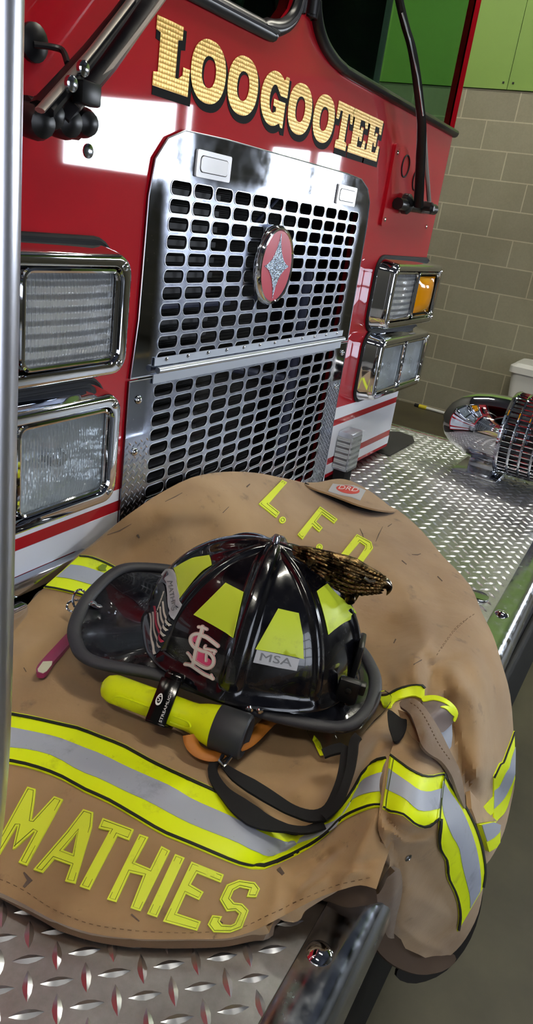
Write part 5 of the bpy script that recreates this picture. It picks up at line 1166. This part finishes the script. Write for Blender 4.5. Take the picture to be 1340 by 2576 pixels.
# eagle: inflated body following the front ridge plane
def yplane(px, py, ly=0.0):
    d = rays([(px, py)])[0] @ RH; o = (CAM - HC) @ RH; t = (ly - o[1]) / d[1]; return o + d * t
sp_e = [(742, 1388, 12), (752, 1391, 19), (772, 1399, 25), (800, 1412, 31), (828, 1424, 37), (856, 1437, 43), (884, 1448, 44), (908, 1455, 38), (930, 1460, 31), (948, 1463, 25), (960, 1466, 18), (970, 1470, 13), (977, 1477, 9), (977, 1487, 5), (972, 1496, 1.2)]
EG = None
b = MB(); Pc = []; Rr = []
SPE = spl(sp_e, 6)
for p in SPE:
    c_ = yplane(p[0], p[1]); e_ = yplane(p[0], p[1] - p[2]); Pc.append(c_); Rr.append(np.linalg.norm(e_ - c_))
nn = 36; vs = []
for i, (c_, r_) in enumerate(zip(Pc, Rr)):
    t_ = Pc[min(i + 1, len(Pc) - 1)] - Pc[max(i - 1, 0)]; t_ /= np.linalg.norm(t_); u_ = np.cross(t_, np.array([0, 1.0, 0])); u_ /= np.linalg.norm(u_)
    th_ = min(0.5 * r_ + .0015, 0.0125)
    for k in range(nn):
        a = 2 * PI * k / nn; f_ = 1 + 0.05 * math.sin(9 * a + i * 0.55) * (1 if i < 50 else 0)
        vs.append(H(c_ + u_ * r_ * math.cos(a) + np.array([0, 1.0, 0]) * th_ * math.sin(a) * f_))
b.add(vs, [(i * nn + k, i * nn + (k + 1) % nn, (i + 1) * nn + (k + 1) % nn, (i + 1) * nn + k) for i in range(len(Pc) - 1) for k in range(nn)] + [tuple(range(nn)), tuple(range((len(Pc) - 1) * nn, len(Pc) * nn))])
EG = b.build('eagle_ornament', BRASS, HE, True, 80); EG['label'] = 'aged bronze eagle head ornament'
q = MB(); rnd = random.Random(3)
for i in range(4, 58, 3):
    for s_ in np.linspace(-0.85, 0.85, 7):
        k = min(i + (1 if int(s_ * 10) % 2 else 0), len(Pc) - 2); c_ = Pc[k]; r_ = Rr[k]; t_ = Pc[k + 1] - Pc[k - 1]; t_ /= np.linalg.norm(t_); u_ = np.cross(t_, np.array([0, 1.0, 0])); u_ /= np.linalg.norm(u_)
        a = s_; th_ = min(0.5 * r_ + .0015, 0.0125); base = c_ + u_ * r_ * a - np.array([0, 1.0, 0]) * th_ * math.sqrt(max(0, 1 - a * a)) 
        L_ = 0.0075; d_ = t_ + u_ * 0.25 * (rnd.random() - .3); 
        pts = [H(base - d_ * L_ + np.array([0, .001, 0])), H(base - d_ * L_ * .3 + np.array([0, -.0012, 0])), H(base + d_ * L_ * .5 + np.array([0, -.0018, 0])), H(base + d_ * L_ + np.array([0, -.0004, 0]))]
        q.tube(pts, [.0005, .0019, .0021, .0005], 6)
q.build('feathers', BRASS, EG)['kind'] = 'stuff'
def eb(px, py, r_, ly=-0.012): return H(yplane(px, py, ly))
q = MB()
pl_ = [(740, 1383), (760, 1392), (790, 1425), (820, 1455), (850, 1490), (872, 1512), (895, 1512), (905, 1495), (890, 1480), (850, 1470), (800, 1440), (760, 1410)]
P_, F_ = tri([pl_]); P3 = np.array([H(yplane(p[0], p[1], -.004)) for p in P_]); solidify(q, P3, np.tile(-RH[:, 1], (len(P3), 1)), F_, .0, .006); q.build('eagle_mount', BRASS, EG, False)
for (px, py) in ((783, 1410), (830, 1450), (881, 1506)):
    MB().lathe([(0, .0062), (0.004, .0062), (0.0055, .005), (0.0055, .0022), (0.0075, .002)], H(yplane(px, py, -.009)), -RH[:, 1], 16).build('mount_rivet', BRASS, EG)
q = MB(); q.tube([H(yplane(a_, b_, -.0125)) for a_, b_ in ((916, 1452), (928, 1462), (945, 1462))], .0022, 8); q.lathe([(0, .003), (.002, .003), (.003, .001)], H(yplane(937, 1461, -.010)), -RH[:, 1], 12); q.build('eagle_eye', BRASSL, EG)
q = MB(); P_ = spl([(944, 1466, 9), (958, 1461, 10), (970, 1462, 9), (979, 1470, 7), (980, 1482, 5), (973, 1497, 1)], 5)
q.tube([H(yplane(p[0], p[1], 0)) for p in P_], [p[2] * .00045 for p in P_], 12); q.build('beak', BRASSL, EG)
# crown bolt, front bracket, brim bolts and clip
q = MB(); q.lathe([(0, .005), (.010, .0048), (.013, .003)], H((0.0, 0, HH)), RH[:, 2], 14); q.build('crown_bolt', CHROME2, HE)
q = MB(); q.box(H((HA - .002, -0.004, 0.034)), (0.008, 0.036, 0.05), R=RH, bev=.003); q.build('front_bracket', BLACK, HE)
c_ = at(888, 1702, .125)
q = MB(); q.box(H((.128, -.050, .016)), (.026, .012, .032), R=RH, bev=.004); q.box(H((.140, -.047, .022)), (.014, .012, .014), R=RH, bev=.002); q.lathe([(0, .004), (.002, .004), (.003, .001)], H((.128, -.0565, .020)), -RH[:, 1], 12); q.build('eye_shield_bracket', BLACK, HE)
for px, py in ((874, 1768),): MB().lathe([(0, .0058), (.002, .0058), (.0045, .0035), (.006, .0035)], at(px, py, .088), RH[:, 2], 8).build('brim_nut', mat('rusty_steel', rgb(96, 78, 72), 0.4, 0.8), HE)
for px, py in ((628, 1774), (652, 1780)): MB().lathe([(0, .0045), (.002, .004), (.0035, .0015)], Sdome(np.array([(px, py - 3)]))[0][0], (Sdome(np.array([(px, py - 3)]))[1][0]), 12).build('shell_rivet', CHROME, HE)
q = MB(); 
cp = [at(196, 1522, .104), at(214, 1514, .110), at(230, 1516, .112), at(246, 1524, .109), at(262, 1520, .107)]
q.tube(spl(cp, 5), [.0062] * 5 * 4 + [.0062], 8, flat=0.16, up=RH[:, 2]); q.build('steel_clip', CHROME, HE)
q = MB(); 
for (px, py, z_, r1_, r2_, an) in ((200, 1508, .100, .0085, .0125, .3), (190, 1525, .090, .0115, .0075, -.2)):
    o_ = at(px, py, z_); u_ = ROT[0]; v_ = -ROT[1]; q.tube([o_ + u_ * r1_ * math.cos(a) * 1.0 + v_ * r2_ * math.sin(a) + ROT[2] * .003 * math.sin(a + an) for a in np.linspace(0, 2 * PI, 25)[:-1]], .0017, 8, True)
q.build('split_ring', CHROME, HE)
# chin strap lying in a loop on the coat
Sstrap = Drape([(a_, b_, z_) for a_, b_, z_ in ((530, 1900, .060), (560, 1880, .062), (545, 1990, .058), (610, 2040, .062), (650, 2000, .062), (700, 2070, .056), (760, 2086, .058), (820, 2062, .066), (780, 2030, .062), (850, 2000, .082), (880, 1930, .092), (910, 1860, .100), (820, 1890, .082), (870, 1890, .090), (720, 2020, .06))])
def rib(nm, pth, wds, m_, off=0.0): 
    P_ = rs(pth, 12); ws = list(np.interp(np.linspace(0, 1, len(P_)), np.linspace(0, 1, len(wds)), wds)); return patch(nm, band(P_, ws), Sstrap, off, .0028, m_, HE, 9)
rib('chin_strap', [(585, 1898), (555, 1902), (536, 1925), (538, 1955), (565, 1995), (610, 2035), (660, 2066), (720, 2083), (770, 2088), (815, 2072)], [16, 22, 26, 30, 46, 50, 34, 18, 18, 24], WEBB, .001)
rib('chin_strap', [(558, 1930), (590, 1960), (640, 1992), (690, 2022), (735, 2047), (785, 2062), (828, 2048), (852, 2010), (866, 1960), (872, 1915), (868, 1892), (840, 1895), (815, 1905)], [10, 26, 34, 34, 30, 26, 30, 32, 30, 26, 26, 26, 22], WEBB, .006)
rib('strap_end', [(822, 2070), (858, 2030), (884, 1960), (892, 1915), (898, 1880), (908, 1866)], [20, 22, 18, 20, 24, 20], WEBB, .010)
q = MB(); q.tube([at(a_, b_, .068) for a_, b_ in ((560, 1900), (552, 1915), (562, 1930), (580, 1905), (592, 1896))], .0022, 8); q.build('strap_buckle', CHROME2, HE)
# eye shield hanging below the front of the brim
Vs = Drape([(770, 1845, .062), (800, 1880, .058), (850, 1905, .06), (900, 1860, .07), (960, 1820, .085), (1000, 1790, .085), (940, 1760, .08), (850, 1850, .078)])
patch('eye_shield', [spl([(778, 1835), (790, 1865), (812, 1888), (850, 1893), (880, 1880), (905, 1855), (935, 1825), (965, 1795), (985, 1760), (955, 1745), (925, 1810), (860, 1845)], 3, True)], Vs, .004, .002, VISOR, HE, 12)
patch('shield_strap', [[(792, 1850), (806, 1868), (816, 1900), (806, 1902), (796, 1880), (788, 1862)]], Vs, .002, .002, LIME, HE, 12)
# small plum coloured tool under the brim
TG = empty('pocket_tool', tuple(at(140, 1640, .06)), 'flat plum coloured tool with a cream tip under the rear helmet brim', 'tool')
def flat_bar(nm, L, z0_, th, m_, par):
    S_ = Drape([(p[0], p[1], z0_) for p in L] + [(sum(p[0] for p in L) / len(L) + 3, sum(p[1] for p in L) / len(L), z0_)]); return patch(nm, [L], S_, 0, th, m_, par, None)
flat_bar('body', spl(c4((290, 960), (330, 900), (450, 770), (560, 655), (600, 640), (560, 760), (430, 905), (390, 970), (350, 1005), (300, 1000)), 2, True), .066, .006, PLUM, TG)
flat_bar('tip', c4((302, 965), (345, 905), (420, 902), (415, 930), (375, 980), (345, 998), (305, 985)), .0668, .001, CREAM, TG)

# ------------------------------------------------------------------ torch clipped to the brim
p0 = at(262, 1724, .086); p1 = at(622, 1856, .080)
ax_ = p1 - p0; L_ = np.linalg.norm(ax_); ax_ /= L_
FLT = empty('torch', tuple((p0 + p1) / 2), 'lime hand torch with a dark grey head clipped along the near helmet brim', 'torch')
b = MB(); b.lathe([(0, .0085), (.003, .0125), (.010, .0155), (.014, .0162), (.085, .0162), (.105, .0160), (.112, .0165), (.122, .020), (L_ - .036, .0238)], p0, ax_, 40)
fb = b.build('body', TORCH, FLT, True, 35)
b = MB(); hs = []
n_ = 48
b.lathe([(L_ - .037, .0240), (L_ - .036, .0246), (L_ - .006, .0252), (L_ - .002, .0245), (L_, .022), (L_ - .004, .018), (L_ - .006, .0)], p0, ax_, 48)
b.build('head', mat('dark_grey_plastic', rgb(46, 48, 52), 0.5), FLT, True, 35)
up_ = np.array([0, 0, 1.0]); up_ -= ax_ * (up_ @ ax_); up_ /= np.linalg.norm(up_); sd_ = np.cross(ax_, up_)
if sd_ @ (CAM - p0) < 0: sd_ = -sd_
vw = (CAM - (p0 + p1) / 2); vw -= ax_ * (vw @ ax_); vw /= np.linalg.norm(vw); vo_ = np.cross(ax_, vw)
dn = vo_ if vo_[2] < 0 else -vo_
# raised grips and switch on the body
b = MB()
def on_body(s_, a_, r_): return p0 + ax_ * s_ + (vw * math.cos(a_) + dn * math.sin(a_)) * r_
b.tube(spl([on_body(.018, .75, .0158), on_body(.026, .35, .0164), on_body(.040, .28, .0166), on_body(.064, .3, .0166)], 5), .0011, 6)
b.tube(spl([on_body(.092, .3, .0164), on_body(.108, .32, .0166), on_body(.114, .55, .0178), on_body(.108, .8, .0166), on_body(.09, .85, .0164)], 5), .0011, 6)
b.build('grip_outline', TORCH, fb)
b = MB(); b.box(p0 + ax_ * .004 + vw * .006, (.004, .010, .006)); b.build('tail_slot', mat('olive_recess', rgb(120, 128, 10), 0.5), fb, False)
# bracket round the torch, up on to the brim
Rb = np.stack([ax_, -dn, vw], 1); pc = p0 + ax_ * .077
b = MB(); b.box(pc + vw * .0195 - dn * .006, (.0235, .048, .0035), R=Rb, bev=.0012); b.box(pc + dn * .0185 + vw * .004, (.0235, .0035, .032), R=Rb, bev=.0012); b.box(pc - dn * .034 + vw * .010, (.022, .012, .014), R=Rb, bev=.003)
b.box(pc + dn * .017 - vw * .012, (.021, .006, .02), R=Rb, bev=.002); brk = b.build('mounting_bracket', mat('glossy_black', rgb(12, 12, 13), 0.12), FLT)
def Sbr(V):
    V = np.asarray(V); P = pc + vw * .02125 - dn * .006 + V[:, :1] * ax_ + V[:, 1:] * (-dn); return P, np.tile(vw, (len(V), 1))
q = MB(); text_on('STREAMLIGHT', Sbr, (.0055, -.003), (.0, .038), (-.0030, 0), .0004, .0003, q); 
q.build('bracket_lettering', LABELW, brk, False)
q = MB(); dr = [(-.0045 + .0034 * math.cos(a) * (1 - .25 * math.sin(a)), .001 + (.0058 if math.sin(a) > 0 else .0075) * math.sin(a)) for a in np.linspace(0, 2 * PI, 25)[:-1]]
patch('x', [dr, [(-.0045 + (x_ + .0045) * .68, .001 + (y_ - .001) * .68) for x_, y_ in dr]], Sbr, .0004, .0003, None, None, None, mb=q)
sc_ = spl([(-.003, .0035), (-.0055, .0030), (-.0058, .0012), (-.0040, .0004), (-.0035, -.0012), (-.0058, -.0020)], 3)
patch('x', band([tuple(p) for p in sc_], .0008), Sbr, .0004, .0003, None, None, None, mb=q); q.build('bracket_logo', LABELW, brk, False)
